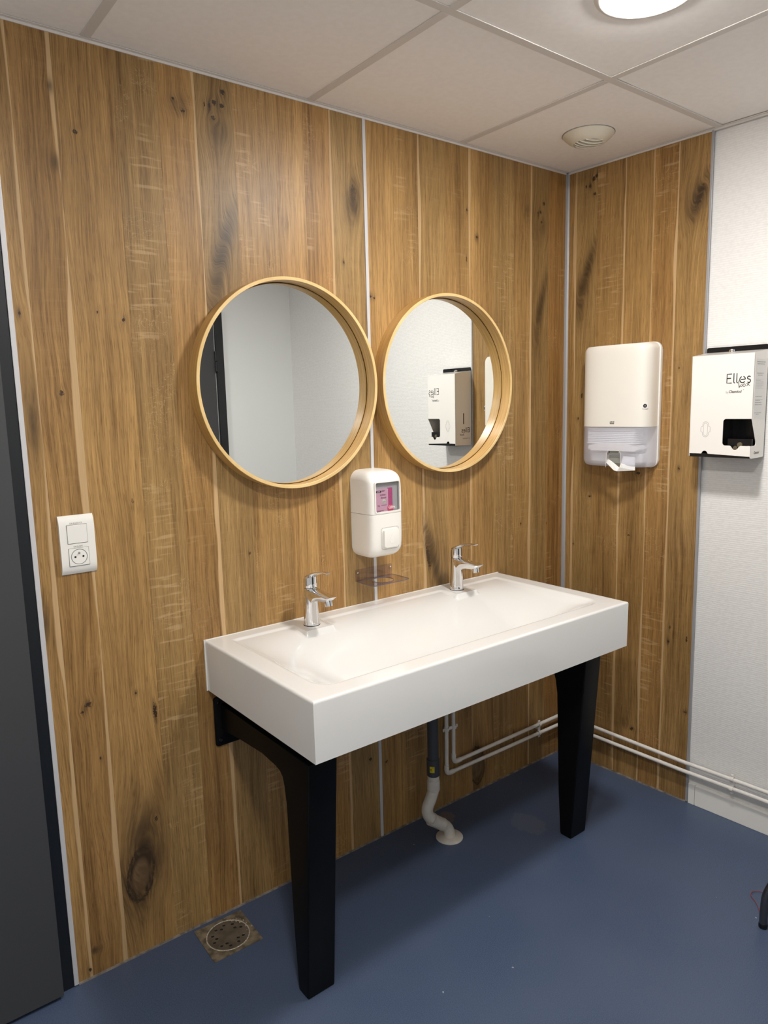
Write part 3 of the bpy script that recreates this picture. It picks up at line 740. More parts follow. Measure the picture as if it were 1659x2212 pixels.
# ---- soap dispenser
SPX, SPZ = -1.005, 1.154
so = thing('soap_dispenser', 'white wall soap dispenser with a smoked window between the two mirrors', 'soap dispenser', (SPX, 0, SPZ-.147))
def sp(z): return z-(SPZ-.147)
X0, X1 = -1.073-SPX, -.938-SPX
wx0, wx1, wz0, wz1 = -1.0545-SPX, -.9570-SPX, 1.1705, 1.2655
F_D = .108
inw = lambda x, z: (wx0+.002 < x < wx1-.002 and sp(wz0)+.002 < z < sp(wz1)-.002)
obj('upper_cover', pillow(X0, X1, .013, .294, F_D, 7, 5.5, .036, zr=(sp(1.1655), .294), nz=60, nx=84, cut=inw), M_plastic, so, 50)
obj('lower_cover', pillow(X0, X1, .013, .294, F_D-.0006, 7, 5.5, .036, zr=(.013, sp(1.1645)), nz=48, nx=60), M_plastic, so, 50)
obj('inner_case', bx(X0+.022, X1-.022, -.060, -.001, .05, .25), M_ink_grey, so)
wn = obj('window', prism(BM(), rrect(wx0, wx1, sp(wz0), sp(wz1), .006), 'xz', -F_D-.0002, -F_D+.0008), M_smoke, so)
fr = BM()
A = rrect(wx0-.0022, wx1+.0022, sp(wz0)-.0022, sp(wz1)+.0022, .008); B_ = rrect(wx0+.0016, wx1-.0016, sp(wz0)+.0016, sp(wz1)-.0016, .005)
va = [fr.verts.new((a, -F_D-.0006, b)) for a, b in A]; vb = [fr.verts.new((a, -F_D-.0006, b)) for a, b in B_]; vc = [fr.verts.new((a, -F_D+.006, b)) for a, b in B_]; vd = [fr.verts.new((a, -F_D+.006, b)) for a, b in A]
nA = len(A)
for k in range(nA):
    k2 = (k+1) % nA; fr.faces.new((va[k], va[k2], vb[k2], vb[k])); fr.faces.new((vb[k], vb[k2], vc[k2], vc[k])); fr.faces.new((va[k2], va[k], vd[k], vd[k2]))
obj('window_frame', fr, M_plastic, so)
# pink refill pouch behind the window, printed
M_pink = simple('pink_label', srgb(226, 176, 196), .5); M_pinkd = simple('magenta_label', srgb(196, 70, 130), .5, var=.35, vscale=900); M_pinkh = simple('pink_red_spot', srgb(232, 80, 120), .5)
M_greyin = simple('grey_cavity', (.48, .48, .47), .6); M_lab_txt = simple('label_print', srgb(110, 40, 75), .6); M_lab_w = simple('white_print', (.85, .80, .82), .5)
obj('cavity', bx(wx0-.004, wx1+.004, -.0985, -.060, sp(wz0)-.006, sp(wz1)+.006), M_greyin, so)
rf = thing('soap_refill', 'pink soap refill pouch with printed label inside the dispenser window', 'soap refill', (SPX, -.0992, SPZ-.147))
RZ = lambda z: sp(z)
obj('pouch', bx(wx0-.004, -1.0005-SPX, -.0035, 0, RZ(1.168), RZ(1.243)), M_pink, rf)
obj('label_band', bx(-1.0005-SPX, -.9835-SPX, -.0037, 0, RZ(1.168), RZ(1.245)), M_pinkd, rf)
obj('label_spot', prism(BM(), circ(-.9925-SPX, RZ(1.180), .0125, 28), 'xz', -.0042, -.0037), M_pinkh, rf)
fl = lambda ox, oz, y: (lambda a, b: Vector((ox+a, y, oz+b)))
text_mesh('label_text', 'Lotion', .0088, M_lab_txt, rf, fl(-1.033-SPX, RZ(1.2225), -.0039), fat=.0001)
text_mesh('label_text', 'douce', .0088, M_lab_txt, rf, fl(-1.030-SPX, RZ(1.2135), -.0039), fat=.0001)
obj('label_mark', bx(-1.048-SPX, -1.0285-SPX, -.0042, -.0034, RZ(1.2325), RZ(1.2385)), M_ink, rf)
obj('label_mark', bx(-1.045-SPX, -1.033-SPX, -.0045, -.0040, RZ(1.2345), RZ(1.2368)), M_lab_w, rf)
obj('label_badge', prism(BM(), circ(-1.0175-SPX, RZ(1.2035), .0072, 24), 'xz', -.0042, -.0034), simple('badge_cream', srgb(225, 228, 210), .5), rf)
bm = BM()
stroke(bm, arc(-1.0175-SPX, RZ(1.2035), .0046, 150, 390, 14), .0009, fl(0, 0, -.0045)); stroke(bm, [(-1.0205-SPX, RZ(1.203)), (-1.0145-SPX, RZ(1.2035))], .0010, fl(0, 0, -.0046))
obj('label_badge_mark', bm, simple('badge_green', (.10, .17, .13), .5), rf)
bm = BM()
for zz, a, b in ((1.1915, -1.044, -1.033), (1.1915, -1.028, -1.006), (1.1885, -1.040, -1.034), (1.1755, -1.046, -1.018), (1.1725, -1.046, -1.030), (1.238, -1.026, -1.012), (1.2355, -1.026, -1.014)):
    for k in range(int((b-a)/.002)): box(bm, a+k*.002-SPX, a+k*.002+.0014-SPX, -.0041, -.0034, RZ(zz), RZ(zz)+.0011)
tag(obj('label_fine_print', bm, M_lab_txt, rf), kind='stuff')
# white lettering printed on the window
text_mesh('window_text', 'Célline', .0105, M_lab_w, wn, fl(-1.0055-SPX, sp(1.1815), -F_D-.0005), shear=.25, fat=.0001, sx=.9)
obj('window_text_line', bx(-1.002-SPX, -.972-SPX, -F_D-.0005, -F_D-.0003, sp(1.1795), sp(1.1801)), M_lab_w, wn)
# push button
bt = obj('push_button', prism(BM(), rrect(-1.0295-SPX, -.9715-SPX, sp(1.0585), sp(1.1165), .006), 'xz', -F_D-.010, -F_D+.012, bev=.0022, seg=3), M_plastic, so, 40)
bm = BM(); drop = [(0, .021)] + [(.0105*math.cos(math.radians(a)), -.004+.0105*math.sin(math.radians(a))) for a in range(25, -206, -15)]
prism(bm, [(-1.000-SPX+a, sp(1.085)+b) for a, b in drop], 'xz', -F_D-.0108, -F_D-.010, bev=.0003)
obj('drop_emblem', bm, M_plastic, bt)
bm = BM(); A = rrect(-1.0350-SPX, -.9660-SPX, sp(1.052), sp(1.121), .008); 
for k in range(len(A)):
    a, b = A[k], A[(k+1) % len(A)]
stroke(bm, A + [A[0], A[1]], .0009, fl(0, 0, -F_D-.0006)); obj('button_groove', bm, M_ink_grey, so)

# ---- clear acrylic soap shelf
sh = thing('acrylic_shelf', 'small clear acrylic shelf screwed to the wall below the soap dispenser', 'shelf', (-.988, 0, .935))
ax0, ax1 = -.076, .0755
bp_ = [(ax0, .0), (ax1, .0), (ax1, .036), (ax1-.003, .039), (ax0+.003, .039), (ax0, .036)]
obj('back_plate', prism(BM(), bp_, 'xz', -.0035, -.0005), M_acryl, sh)
# shelf plate with round drip hole (ring of quads), chamfered front-left corner rounded
N = 48; bm = BM(); oc = rrect(ax0, ax1, -.098, -.0036, .012, 11)
R_ = .036; ccx, ccy = .0, -.048
oc = oc[:N]
def ang_(p): return math.atan2(p[1]-ccy, p[0]-ccx)
rr_ = rrect(ax0, ax1, -.098, -.0036, .012, 6); dn = []
for a_, b_ in zip(rr_, rr_[1:]+rr_[:1]):
    m_ = max(1, int(math.hypot(b_[0]-a_[0], b_[1]-a_[1])/.004)); dn += [(a_[0]+(b_[0]-a_[0])*q/m_, a_[1]+(b_[1]-a_[1])*q/m_) for q in range(m_)]
oc = sorted(dn, key=ang_)
ic = [(ccx+R_*math.cos(ang_(p)), ccy+R_*math.sin(ang_(p))) for p in oc]; n = len(oc)
lay = {}
for z in (0, .0035):
    lay[z] = ([bm.verts.new((a, b, z)) for a, b in oc], [bm.verts.new((a, b, z)) for a, b in ic])
    for k in range(n): bm.faces.new((lay[z][0][k], lay[z][0][(k+1) % n], lay[z][1][(k+1) % n], lay[z][1][k]))
obj('shelf_plate', bm, M_acryl, sh)
bm = BM()
for q, ex in ((oc, .0002), (ic, -.0002)):
    a = [bm.verts.new((p[0], p[1], 0)) for p in q]; b = [bm.verts.new((p[0], p[1], .0035)) for p in q]
    for k in range(n): bm.faces.new((a[k], a[(k+1) % n], b[(k+1) % n], b[k]))
obj('edge_band', bm, M_acryl_edge, sh)
for x in (ax0+.008, ax1-.008):
    obj('screw', lathe(BM(), [(0, -.0062), (.0022, -.0062), (.0036, -.0045), (.0036, -.0036), (0, -.0036)], (x, 0, .029), 'y', 16), M_chrome, sh, 40)

# ---- socket and switch plate
sw = thing('switch_socket_plate', 'white double wall plate with a rocker switch above a round power socket', 'wall plate', (-1.9105, 0, 1.1785))
bm = BM(); hw, hh = .0415, .0735; rows = []
for j in range(25):
    t = -1+2*j/24; z = hh*t; d = .0035 + .0095*(1-abs(t)**7)
    rows.append([bm.verts.new((x, -d, z)) for x in (-hw, -hw+.0015, 0, hw-.0015, hw)])
for A, B in zip(rows, rows[1:]):
    for k in range(4): bm.faces.new((A[k], A[k+1], B[k+1], B[k]))
lp = rows[0] + [r_[4] for r_ in rows[1:]] + rows[-1][-2::-1] + [r_[0] for r_ in rows[-2:0:-1]]
bk = [bm.verts.new((v.co.x, -.0008, v.co.z)) for v in lp]
for k in range(len(lp)): bm.faces.new((lp[k], lp[(k+1) % len(lp)], bk[(k+1) % len(lp)], bk[k]))
bm.faces.new(bk)
obj('cover_plate', bm, M_plastic, sw, 35)
g = BM()
for (x0, x1, z0, z1) in ((-.0245, .0235, .0035, .0510), (-.0245, .0240, -.0530, -.0075)): box(g, x0, x1, -.0134, -.0125, z0, z1)
obj('groove', g, simple('groove_shadow_grey', (.16, .15, .14), .7), sw)
obj('rocker', bx(-.0237, .0228, -.0148, -.0130, .0044, .0502, bev=.0009), M_plastic, sw)
sk = obj('socket_insert', bx(-.0237, .0233, -.0142, -.0130, -.0521, -.0083, bev=.0006), M_plastic, sw)
obj('socket_well', lathe(BM(), [(.0196, -.0143), (.0192, -.0145), (.0183, -.0145), (.0179, -.0143)], (0, 0, -.0298), 'y', 48, closed=True), M_ink_grey, sk)
for x, z in ((-.0095, -.0298), (.0095, -.0298)): obj('socket_hole', prism(BM(), circ(x, z, .0025, 16), 'xz', -.0147, -.0142), M_ink, sk)
obj('earth_pin', lathe(BM(), [(0, -.019), (.0018, -.0185), (.0024, -.0145), (0, -.0142)], (0, 0, -.0200), 'y', 16), M_steel, sk, 40)
text_mesh('plate_text', 'D81B/QES-C2', .0052, M_ink_grey, sw, fl(-.0165, .0530, -.0135), sx=.95)
text_mesh('plate_text', 'D81B/QPE', .0052, M_ink_grey, sw, fl(-.0115, -.0055, -.0136), sx=.95)

# ------------------------------------------------------------------ right wall fittings (local frame of that wall)
def rw_loc(s, n_, z):
    return (s*math.sin(ANG) - n_*math.cos(ANG), -s*math.cos(ANG) - n_*math.sin(ANG), z)
# ---- paper towel dispenser
pt = thing('paper_towel_dispenser', 'tall white paper towel dispenser with a frosted lower window beside the corner', 'towel dispenser', rw_loc(.272, 0, 1.2525), RW_ROT)
hw, PH, PD = .1395, .450, .100
PZ = 1.402-1.2525
obj('cover', pillow(-hw, hw, 0, PH, PD, 4.0, 14, .026, zr=(PZ, PH), nz=60, nx=60, dmin=.012), M_plastic2, pt, 50)
obj('back_shell', prism(BM(), rrect(-hw-.0005, hw+.004, -.0005, PH+.0010, .028, 8), 'xz', -.015, -.001, bev=.003, seg=3), M_plastic, pt, 40)
notch = lambda x, z: abs(x-.0145) < .029 and z < .064 and not (abs(x-.0145) > .021 and z > .055)
obj('window', pillow(-hw, hw, 0, PH, PD-.001, 4.0, 14, .026, zr=(0, PZ-.001), nz=44, nx=72, cut=notch, back=False, dmin=.012), M_frost, pt, 50)
bm = BM()
stroke(bm, [(-.0160, .0), (-.0150, .054), (-.0080, .0640), (.0370, .0640), (.0440, .054), (.0450, .018), (.052, .006)], .0012, fl(0, 0, -PD+.0005)); obj('window_lip', bm, M_plastic, pt)
lk = obj('lock_plate', prism(BM(), rrect(-.0095, .0095, -.0105, .0105, .0025), 'xz', -.003, .0, bev=.0005), M_plastic, pt); lk.location = (.1240, -.0800, 1.477-1.2525); lk.rotation_euler = (0, 0, math.radians(38))
kk = obj('lock', lathe(BM(), [(0, -.0055), (.0052, -.0055), (.0064, -.0045), (.0064, -.0028), (0, -.0028)], axis='y', seg=24), M_black_plastic, lk)
obj('keyhole', bx(-.0008, .0008, -.0060, -.0054, -.003, .003), M_chrome, lk)
# logo: small grey badge with four letters
M_badge = simple('grey_badge', (.15, .14, .125), .5)
bd = prism(BM(), [(-.0085, -.0050), (.0085, -.0050), (.0090, .0055), (.004, .0038), (-.002, .0050), (-.0085, .0036)], 'xz', -PD-.0006, -PD+.001); bmesh.ops.translate(bd, verts=bd.verts, vec=(.0065, 0, 1.4175-1.2525))
bo = obj('maker_badge', bd, M_badge, pt)
text_mesh('maker_badge_text', 'TORK', .0062, M_plastic, bo, fl(-.0010, 1.4155-1.2525, -PD-.0008), fat=.0001, sx=.95)
# folded towels inside
ts = thing('paper_towel_stack', 'stack of folded white paper towels behind the frosted window', 'paper towels', rw_loc(.262, 0, 1.338), RW_ROT)
for k in range(9):
    bm = bx(-.098+random.uniform(-.0015, .0015), .096+random.uniform(-.0015, .0015), -.080+random.uniform(-.002, .001), -.02, k*.0066, k*.0066+.0056, bev=.0014, seg=2)
    obj('towel', bm, M_paper, ts)
tr = obj('inner_tray', prism(BM(), [(-.104, .068), (-.100, .080), (-.06, .086), (.0, .088), (.06, .086), (.098, .079), (.102, .068), (.09, .060), (-.09, .060)], 'xz', -.084, -.02), M_plastic, pt)
obj('inner_guide', bx(-.105, .105, -.060, -.02, .016, .050, bev=.004), M_plastic, pt)
obj('guide_rod', tube(BM(), bend([(-.090, -.086, .052), (-.075, -.086, .046), (.06, -.086, .047), (.095, -.082, .042)], .006), .0012, 8), M_ink_grey, pt)
bm = BM()
S_ = [(-.051, -.083, .024), (-.030, -.105, .006), (-.004, -.118, -.014), (.004, -.120, -.0185)]
T_ = [(.004, -.120, -.0185), (.070, -.094, -.012)]
a = [bm.verts.new(p) for p in [(-.0135, -.0990, .0260), (-.0135, -.1010, .0170), (.0220, -.1060, -.0095), (.0350, -.1060, -.0120), (.0410, -.1000, .0020), (.0120, -.0990, .0210), (-.0040, -.0985, .0300)]]
bm.faces.new(a)
b2 = [bm.verts.new(p) for p in [(.0350, -.1060, -.0120), (.0960, -.0860, -.0075), (.0940, -.0850, .0400), (.0500, -.0900, .0430), (.0410, -.1000, .0020)]]
bm.faces.new(b2)
c2 = [bm.verts.new(p) for p in [(-.0125, -.0930, .018), (-.092, -.0800, .0360), (-.080, -.0800, .0480), (-.0135, -.0930, .0350)]]
bm.faces.new(c2)
ex = bmesh.ops.solidify(bm, geom=bm.faces[:], thickness=.0008)
tw = obj('hanging_towel', bm, M_paper); tw.location = rw_loc(.272, 0, 1.2525); tw.rotation_euler = (0, 0, RW_ROT)
tag(tw, 'white paper towel hanging out of the towel dispenser slot', 'paper towel')
bm = bx(-.016, .046, -.078, -.03, .012, .064, bev=.003); obj('slot_liner', bm, simple('grey_slot', (.30, .30, .27), .6), pt)

# ---- sanitary dispenser box (white sheet box)
EB = thing('sanitary_box', 'white glossy box reading Elles box on the white wall', 'dispenser box', rw_loc(.5740, 0, 1.3045), RW_ROT)
M_boxw = simple('white_gloss_board', srgb(238, 234, 228), .18, coat=.25)
M_boxs = M_boxw
zz = lambda z: z-1.3045
W_, D_ = .2005, .1005
TH = .0016
# front face with cut-out
def arcp(cx, cz, r, a0, a1, n=5): return [(cx+r*math.cos(math.radians(a0+(a1-a0)*i/n)), cz+r*math.sin(math.radians(a0+(a1-a0)*i/n))) for i in range(n+1)]
ox0, oz0, oz1 = .1105, zz(1.3445), zz(1.4305)
front = [(0, zz(1.3160)), (.0425, zz(1.3160))] + arcp(.0530, zz(1.3160), .0098, 165, 15, 8) + [(.0640, zz(1.3160)), (W_, zz(1.3105)), (W_, oz0)]
front += [(.168, oz0)] + [(.164, oz0-.003), (.160, oz0-.009), (.1555, oz0-.0125), (.1510, oz0-.0135), (.1465, oz0-.0125), (.142, oz0-.008), (.138, oz0-.002), (.134, oz0)]
front += arcp(ox0+.009, oz0+.009, .009, 270, 180) + arcp(ox0+.009, oz1-.009, .009, 180, 90) + [(W_-.0005, oz1), (W_, oz1), (W_, zz(1.6365)), (0, zz(1.6365))]
fpo = obj('front_panel', prism(BM(), front, 'xz', -D_, -D_+TH), M_boxw, EB)
# right side with the slanted cut-out (y, z)
side = [(-D_, oz1), (-.064, zz(1.357))] + arcp(-.0715, zz(1.3515), .0075, 20, -80) + [(-.0715, oz0), (-D_, oz0), (-D_, zz(1.3070)), (-.094, zz(1.3040)), (-.006, zz(1.3050)), (-.001, zz(1.3100)), (-.001, zz(1.6500)), (-D_, zz(1.6365))]
sdo = obj('side_panel', prism(BM(), side, 'yz', W_-TH, W_), M_boxw, EB)
obj('side_panel', prism(BM(), [(-D_, zz(1.3070)), (-.001, zz(1.3050)), (-.001, zz(1.6500)), (-D_, zz(1.6365))], 'yz', 0, TH), M_boxw, EB)
obj('top_panel', prism(BM(), [(-D_, zz(1.6350)), (-.001, zz(1.6485)), (-.001, zz(1.6500)), (-D_, zz(1.6366))], 'yz', TH, W_-TH), M_boxw, EB)
obj('back_plate', prism(BM(), rrect(.001, W_-.001, .002, zz(1.6660), .006), 'xz', -.003, -.0005), M_black_plastic, EB)
obj('base_tray', bx(.0012, W_-.0020, -D_+.0030, -.003, .0003, .0125), M_black_plastic, EB)
obj('lock', lathe(BM(), [(0, .0100), (.004, .0100), (.0095, .0075), (.011, .003), (.011, .0), (0, 0)], (.0905, -.014, zz(1.6468)), 'z', 28), M_chrome, EB, 35)
# black inside
inn = BM()
box(inn, .104, W_-.0025, -.012, -.0035, zz(1.318), zz(1.45)); box(inn, .0995, .1040, -D_+.002, -.0035, zz(1.318), zz(1.45)); box(inn, .104, W_-.0025, -D_+.002, -.012, zz(1.436), zz(1.45))
box(inn, .104, W_-.0025, -D_+.014, -.012, zz(1.3175), zz(1.3300)); box(inn, .120, W_-.004, -D_+.018, -D_+.022, zz(1.330), zz(1.3660))
obj('inner_case', inn, M_black_plastic, EB)
bm = BM(); stroke(bm, arc(.168, zz(1.400), .0065, 0, 180, 10)+[(.1615, zz(1.382))], .0012, fl(0, 0, -.0128)); stroke(bm, [(.1745, zz(1.400)), (.1745, zz(1.382))], .0012, fl(0, 0, -.0128))
obj('inner_mark', bm, simple('dark_grey_mark', (.02, .02, .02), .3), EB)
sp_ = thing('sanitary_pads', 'beige wrapped pads just visible in the opening of the white box', 'sanitary pads', rw_loc(.574, 0, 1.3045), RW_ROT)
M_beige = simple('beige_wrap', srgb(96, 86, 64), .6)
for (cx_, cz_, r_) in ((.1600, zz(1.3470), .0082), (.1460, zz(1.3360), .0070), (.187, zz(1.3385), .0065)):
    bm = BM(); tube(bm, [(cx_, -D_+.0135, cz_), (cx_, -D_+.0175, cz_)], r_, 18); obj('pad', bm, M_beige, sp_, 40)
# print on the front: "Elles" in single-line letters, "box" script, "by Cleanitud"
KX = .885
bm = BM(); T = lambda a, b: Vector((.1165+(a-.1165)*KX, -D_-.0003, b))
ex, ey, eh = .1165, zz(1.5445), .0285
SW = .0033
stroke(bm, [(ex+.016, ey+eh), (ex, ey+eh-.0005), (ex, ey), (ex+.0165, ey)], SW, T); stroke(bm, [(ex, ey+eh*.52), (ex+.0135, ey+eh*.53)], SW, T)
for q in (.0245, .0350): stroke(bm, [(ex+q, ey+eh+.001), (ex+q, ey+.004), (ex+q+.0012, ey+.001), (ex+q+.004, ey)], SW, T)
ecx, ecy, er = ex+.0555, ey+.0098, .0098
stroke(bm, arc(ecx, ecy, er, 118, 315, 18), SW, T); stroke(bm, arc(ecx, ecy, er, 68, 8, 8)+[(ecx-.0040, ecy)], SW, T)
sx_ = ex+.0775
stroke(bm, arc(sx_, ey+.0150, .0052, 40, 250, 14, ry=.0045)+arc(sx_, ey+.0052, .0055, 80, -130, 14, ry=.0053), SW, T)
lg = obj('logo_text', bm, M_ink, EB)
bm = BM(); bx_, by_ = ex+.0425, ey-.0145
stroke(bm, [(bx_, by_+.021), (bx_+.0006, by_+.010), (bx_+.0025, by_-.001)], .0024, T)
stroke(bm, [(bx_+.0022, by_+.0005), (bx_+.005, by_+.0050), (bx_+.009, by_+.0082), (bx_+.0135, by_+.0082), (bx_+.0138, by_+.0052), (bx_+.0105, by_+.0028), (bx_+.006, by_+.0024)], .0018, T)
stroke(bm, arc(bx_+.0195, by_+.0065, .0042, 60, 400, 16, ry=.0040), .0017, T)
stroke(bm, [(bx_+.0275, by_+.0125), (bx_+.0325, by_+.0090), (bx_+.0385, by_+.0050)], .0018, T); stroke(bm, [(bx_+.0395, by_+.0165), (bx_+.033, by_+.009), (bx_+.0285, by_+.0040)], .0018, T)
obj('logo_text', bm, M_ink, EB)
text_mesh('logo_text', 'by', .0105, M_ink_grey, EB, fl(.1145, zz(1.5125), -D_-.0003), sx=.9)
text_mesh('logo_text', 'Cleanitud', .0128, M_ink, EB, fl(.1235, zz(1.5130), -D_-.0003), shear=.25, fat=.0002, sx=.80)
obj('logo_text', prism(BM(), circ(.1700, zz(1.5225), .0009, 10), 'xz', -D_-.0003, -D_), M_ink, EB)
# outline drawing of a pad
def pad_outline(k):
    w1, w2, h1, h2 = .0095*k, .0155, .0250*k, .010
    out = arc(0, h1-w1, w1, 0, 180, 12)
    if k == 1: out += [(-w1, .011), (-w1-.001, .0095), (-w2+.001, .0085), (-w2, .006), (-w2, -.006), (-w2+.001, -.0085), (-w1-.001, -.0095), (-w1, -.011)]
    out += arc(0, -h1+w1, w1, 180, 360, 12)
    if k == 1: out += [(w1, -.011), (w1+.001, -.0095), (w2-.001, -.0085), (w2, -.006), (w2, .006), (w2-.001, .0085), (w1+.001, .0095), (w1, .011)]
    return out + [out[0]]
bm = BM()
stroke(bm, pad_outline(1), .0009, fl(.0535, zz(1.3965), -D_-.0003)); stroke(bm, [(a*.9, b*1.05) for a, b in pad_outline(.78)], .0007, fl(.0535, zz(1.3965), -D_-.0003))
obj('pad_drawing', bm, M_ink_grey, EB)
# side print
TS = lambda a, b: Vector((W_+.0003, -D_+a, b))
sl = obj('side_sticker', prism(BM(), [(-D_+.008, zz(1.43)), (-.012, zz(1.43)), (-.012, zz(1.618)), (-D_+.008, zz(1.618))], 'yz', W_, W_+.00015), simple('clear_sticker', srgb(226, 224, 220), .3), EB)
bm = BM()
for z, a, b, h in ((1.6070, .016, .080, .0030), (1.6005, .020, .074, .0030), (1.5720, .019, .070, .0026), (1.5660, .027, .062, .0024),
                   (1.5540, .014, .072, .0009), (1.5505, .014, .050, .0012), (1.5470, .014, .070, .0012), (1.5435, .014, .072, .0009), (1.5400, .014, .072, .0009), (1.5365, .014, .071, .0009), (1.5330, .014, .072, .0009), (1.5295, .014, .060, .0012), (1.5260, .014, .071, .0009),
                   (1.4990, .016, .066, .0024), (1.4900, .014, .070, .0012), (1.4865, .017, .050, .0020), (1.4800, .014, .062, .0024), (1.4735, .014, .064, .0024), (1.4480, .012, .064, .0022), (1.4435, .026, .050, .0018)):
    x = a
    while x < b:
        l = random.uniform(.0045, .010); l = min(l, b-x)
        vs = [bm.verts.new(TS(p, q)) for p, q in ((x, zz(z)), (x+l, zz(z)), (x+l, zz(z)+h*.7), (x, zz(z)+h*.7))]; bm.faces.new(vs); x += l+.0018
tag(obj('side_fine_print', bm, M_ink_grey, sl), kind='stuff')
text_mesh('side_text', 'Cleanitud', .0125, M_ink, EB, lambda a, b: TS(.024+a, zz(1.3180)+b), shear=.25, fat=.0001, sx=.8)
# left side print (seen in the right mirror)
TL = lambda a, b: Vector((-.0003, -.012-a, b))
text_mesh('side_text', 'Elles', .034, M_ink, EB, lambda a, b: TL(a, zz(1.366)+b), sx=.85)
text_mesh('side_text', 'box', .016, M_ink, EB, lambda a, b: TL(a+.034, zz(1.352)+b), shear=.3)
text_mesh('side_text', 'by Cleanitud', .010, M_ink_grey, EB, lambda a, b: TL(a, zz(1.336)+b), shear=.2, sx=.85)
obj('side_slot', bx(-.0004, .0002, -.052, -.047, zz(1.405), zz(1.455)), M_ink, EB)

# ------------------------------------------------------------------ pipes
def clip(parent_name, c, axis, rot=0): pass
P_TOP = .700
wp = thing('water_pipes', 'pair of thin white water pipes running from under the washbasin along both walls', 'pipes', (0, 0, 0))
def rwp(s, n_, z): return rw_loc(s, n_, z)
pa = [(-.6875, -.022, P_TOP), (-.6915, -.022, .1440), (-.013-.0, -.022, .1375), rwp(.022, .022, .1375)]
A_ = bend([(-.6865, -.022, P_TOP), (-.6915, -.022, .1420), (-.0225, -.022, .1375), rwp(.57, .022, .1305), rwp(.80, .022, .1330), rwp(2.2, .022, .1330)], .018)
B2 = bend([(-.6535, -.022, P_TOP), (-.6555, -.022, .1760), (-.0225, -.022, .1780), rwp(.57, .022, .1650), rwp(.80, .022, .1670), rwp(2.2, .022, .1670)], .018)
obj('pipe', tube(BM(), A_, .0072, 16), M_pipe_paint, wp, 50)
obj('pipe', tube(BM(), B2, .0072, 16), M_pipe_paint, wp, 50)
for Px in (((-.6914, -.022, .175), (-.6915, -.022, .142), (-.655, -.022, .1417)), ((-.6554, -.022, .209), (-.6555, -.022, .176), (-.619, -.022, .1761))):
    obj('elbow', tube(BM(), bend(Px, .019), .0092, 16), M_pipe_paint, wp, 50)
def saddle(loc, vertical, rotz=0):
    """twin pipe clip: plate, two half rings, two screws"""
    cl = bpy.data.objects.new('pipe_clip', None); COL.objects.link(cl); cl.parent = wp; cl.location = loc; cl.rotation_euler = (0, 0, rotz); cl.empty_display_size = .02
    g = .0185   # half spacing
    bm = BM()
    for sgn in (-1, 1):
        pts = [(0, -.0225 + .0098*math.cos(a), sgn*g + .0098*math.sin(a)) for a in [2*PI*k/20 for k in range(21)]]
        prev = None
        for p in pts:
            cur = [bm.verts.new((x, p[1], p[2])) for x in (-.006, .006)] + [bm.verts.new((x, -.0225+(p[1]+.0225)*.80, sgn*g+(p[2]-sgn*g)*.80)) for x in (.006, -.006)]
            if prev:
                for k in range(4): bm.faces.new((prev[k], prev[(k+1) % 4], cur[(k+1) % 4], cur[k]))
            prev = cur
    box(bm, -.006, .006, -.0245, -.0205, -g+.009, g-.009); box(bm, -.004, .004, -.014, -.001, -.004, .004); box(bm, -.006, .006, -.0245, -.0205, g+.009, g+.018, bev=.001); box(bm, -.006, .006, -.0245, -.0205, -g-.018, -g-.009, bev=.001)
    if vertical: bmesh.ops.rotate(bm, verts=bm.verts, cent=(0, -.0225, 0), matrix=Matrix.Rotation(PI/2, 3, 'Y'))
    obj('clip_body', bm, M_pipe_paint, cl, 40)
    for sgn in (-1, 1):
        c = (0, 0, sgn*(g+.0135)) if not vertical else (sgn*(g+.0135), 0, 0)
        obj('screw', lathe(BM(), [(0, -.0275), (.0025, -.027), (.0032, -.0246), (0, -.0246)], c, 'y', 12), M_pipe_paint, cl)
saddle((-.6715, 0, .317), True)
saddle((-.170, 0, .1585), False)
saddle(rw_loc(.737, 0, .1500), False, RW_ROT)

wpipe = thing('waste_pipe', 'grey plastic waste pipe joining a white S-bend into a round floor flange', 'pipe', (-.853, -.13, 0))
ox, oy = -.853, -.13
def rel(p): return (p[0]-ox, p[1]-oy, p[2])
obj('grey_pipe', tube(BM(), [(0, 0, .70), (0, 0, .262)], .0195, 28), M_grey_pvc, wpipe, 50)
sl_ = obj('grey_sleeve', lathe(BM(), [(.0195, .302), (.0222, .300), (.0222, .242), (.0205, .240), (.0, .240)], seg=32), M_grey_pvc, wpipe, 40)
bm = BM(); 
prev = None
for k in range(9):
    a = math.radians(196 + k*5.5); cur = [bm.verts.new((.0225*math.cos(a), .0225*math.sin(a), z)) for z in (.259, .281)]
    if prev: bm.faces.new((prev[0], cur[0], cur[1], prev[1]))
    prev = cur
st_ = obj('yellow_sticker', bm, M_yellow, sl_)
bm = BM()
for z, a0, a1 in ((.2765, 219, 236), (.2705, 202, 214), (.2655, 202, 218)):
    q = [bm.verts.new((.0227*math.cos(math.radians(a)), .0227*math.sin(math.radians(a)), zz_)) for a, zz_ in ((a0, z), (a1, z), (a1, z+.0022), (a0, z+.0022))]; bm.faces.new(q)
obj('sticker_print', bm, M_ink, sl_)
cp = [(-.853, -.13, .242), (-.853, -.13, .205), (-.854, -.13, .186), (-.866, -.13, .158), (-.882, -.131, .132), (-.884, -.133, .110), (-.872, -.137, .088), (-.850, -.142, .070), (-.828, -.147, .054), (-.812, -.151, .040), (-.805, -.154, .022), (-.8035, -.154, .004)]
sm = smooth_path([rel(p) for p in cp], 6)
obj('s_bend', tube(BM(), sm, .0198, 28), M_pipe, wpipe, 50)
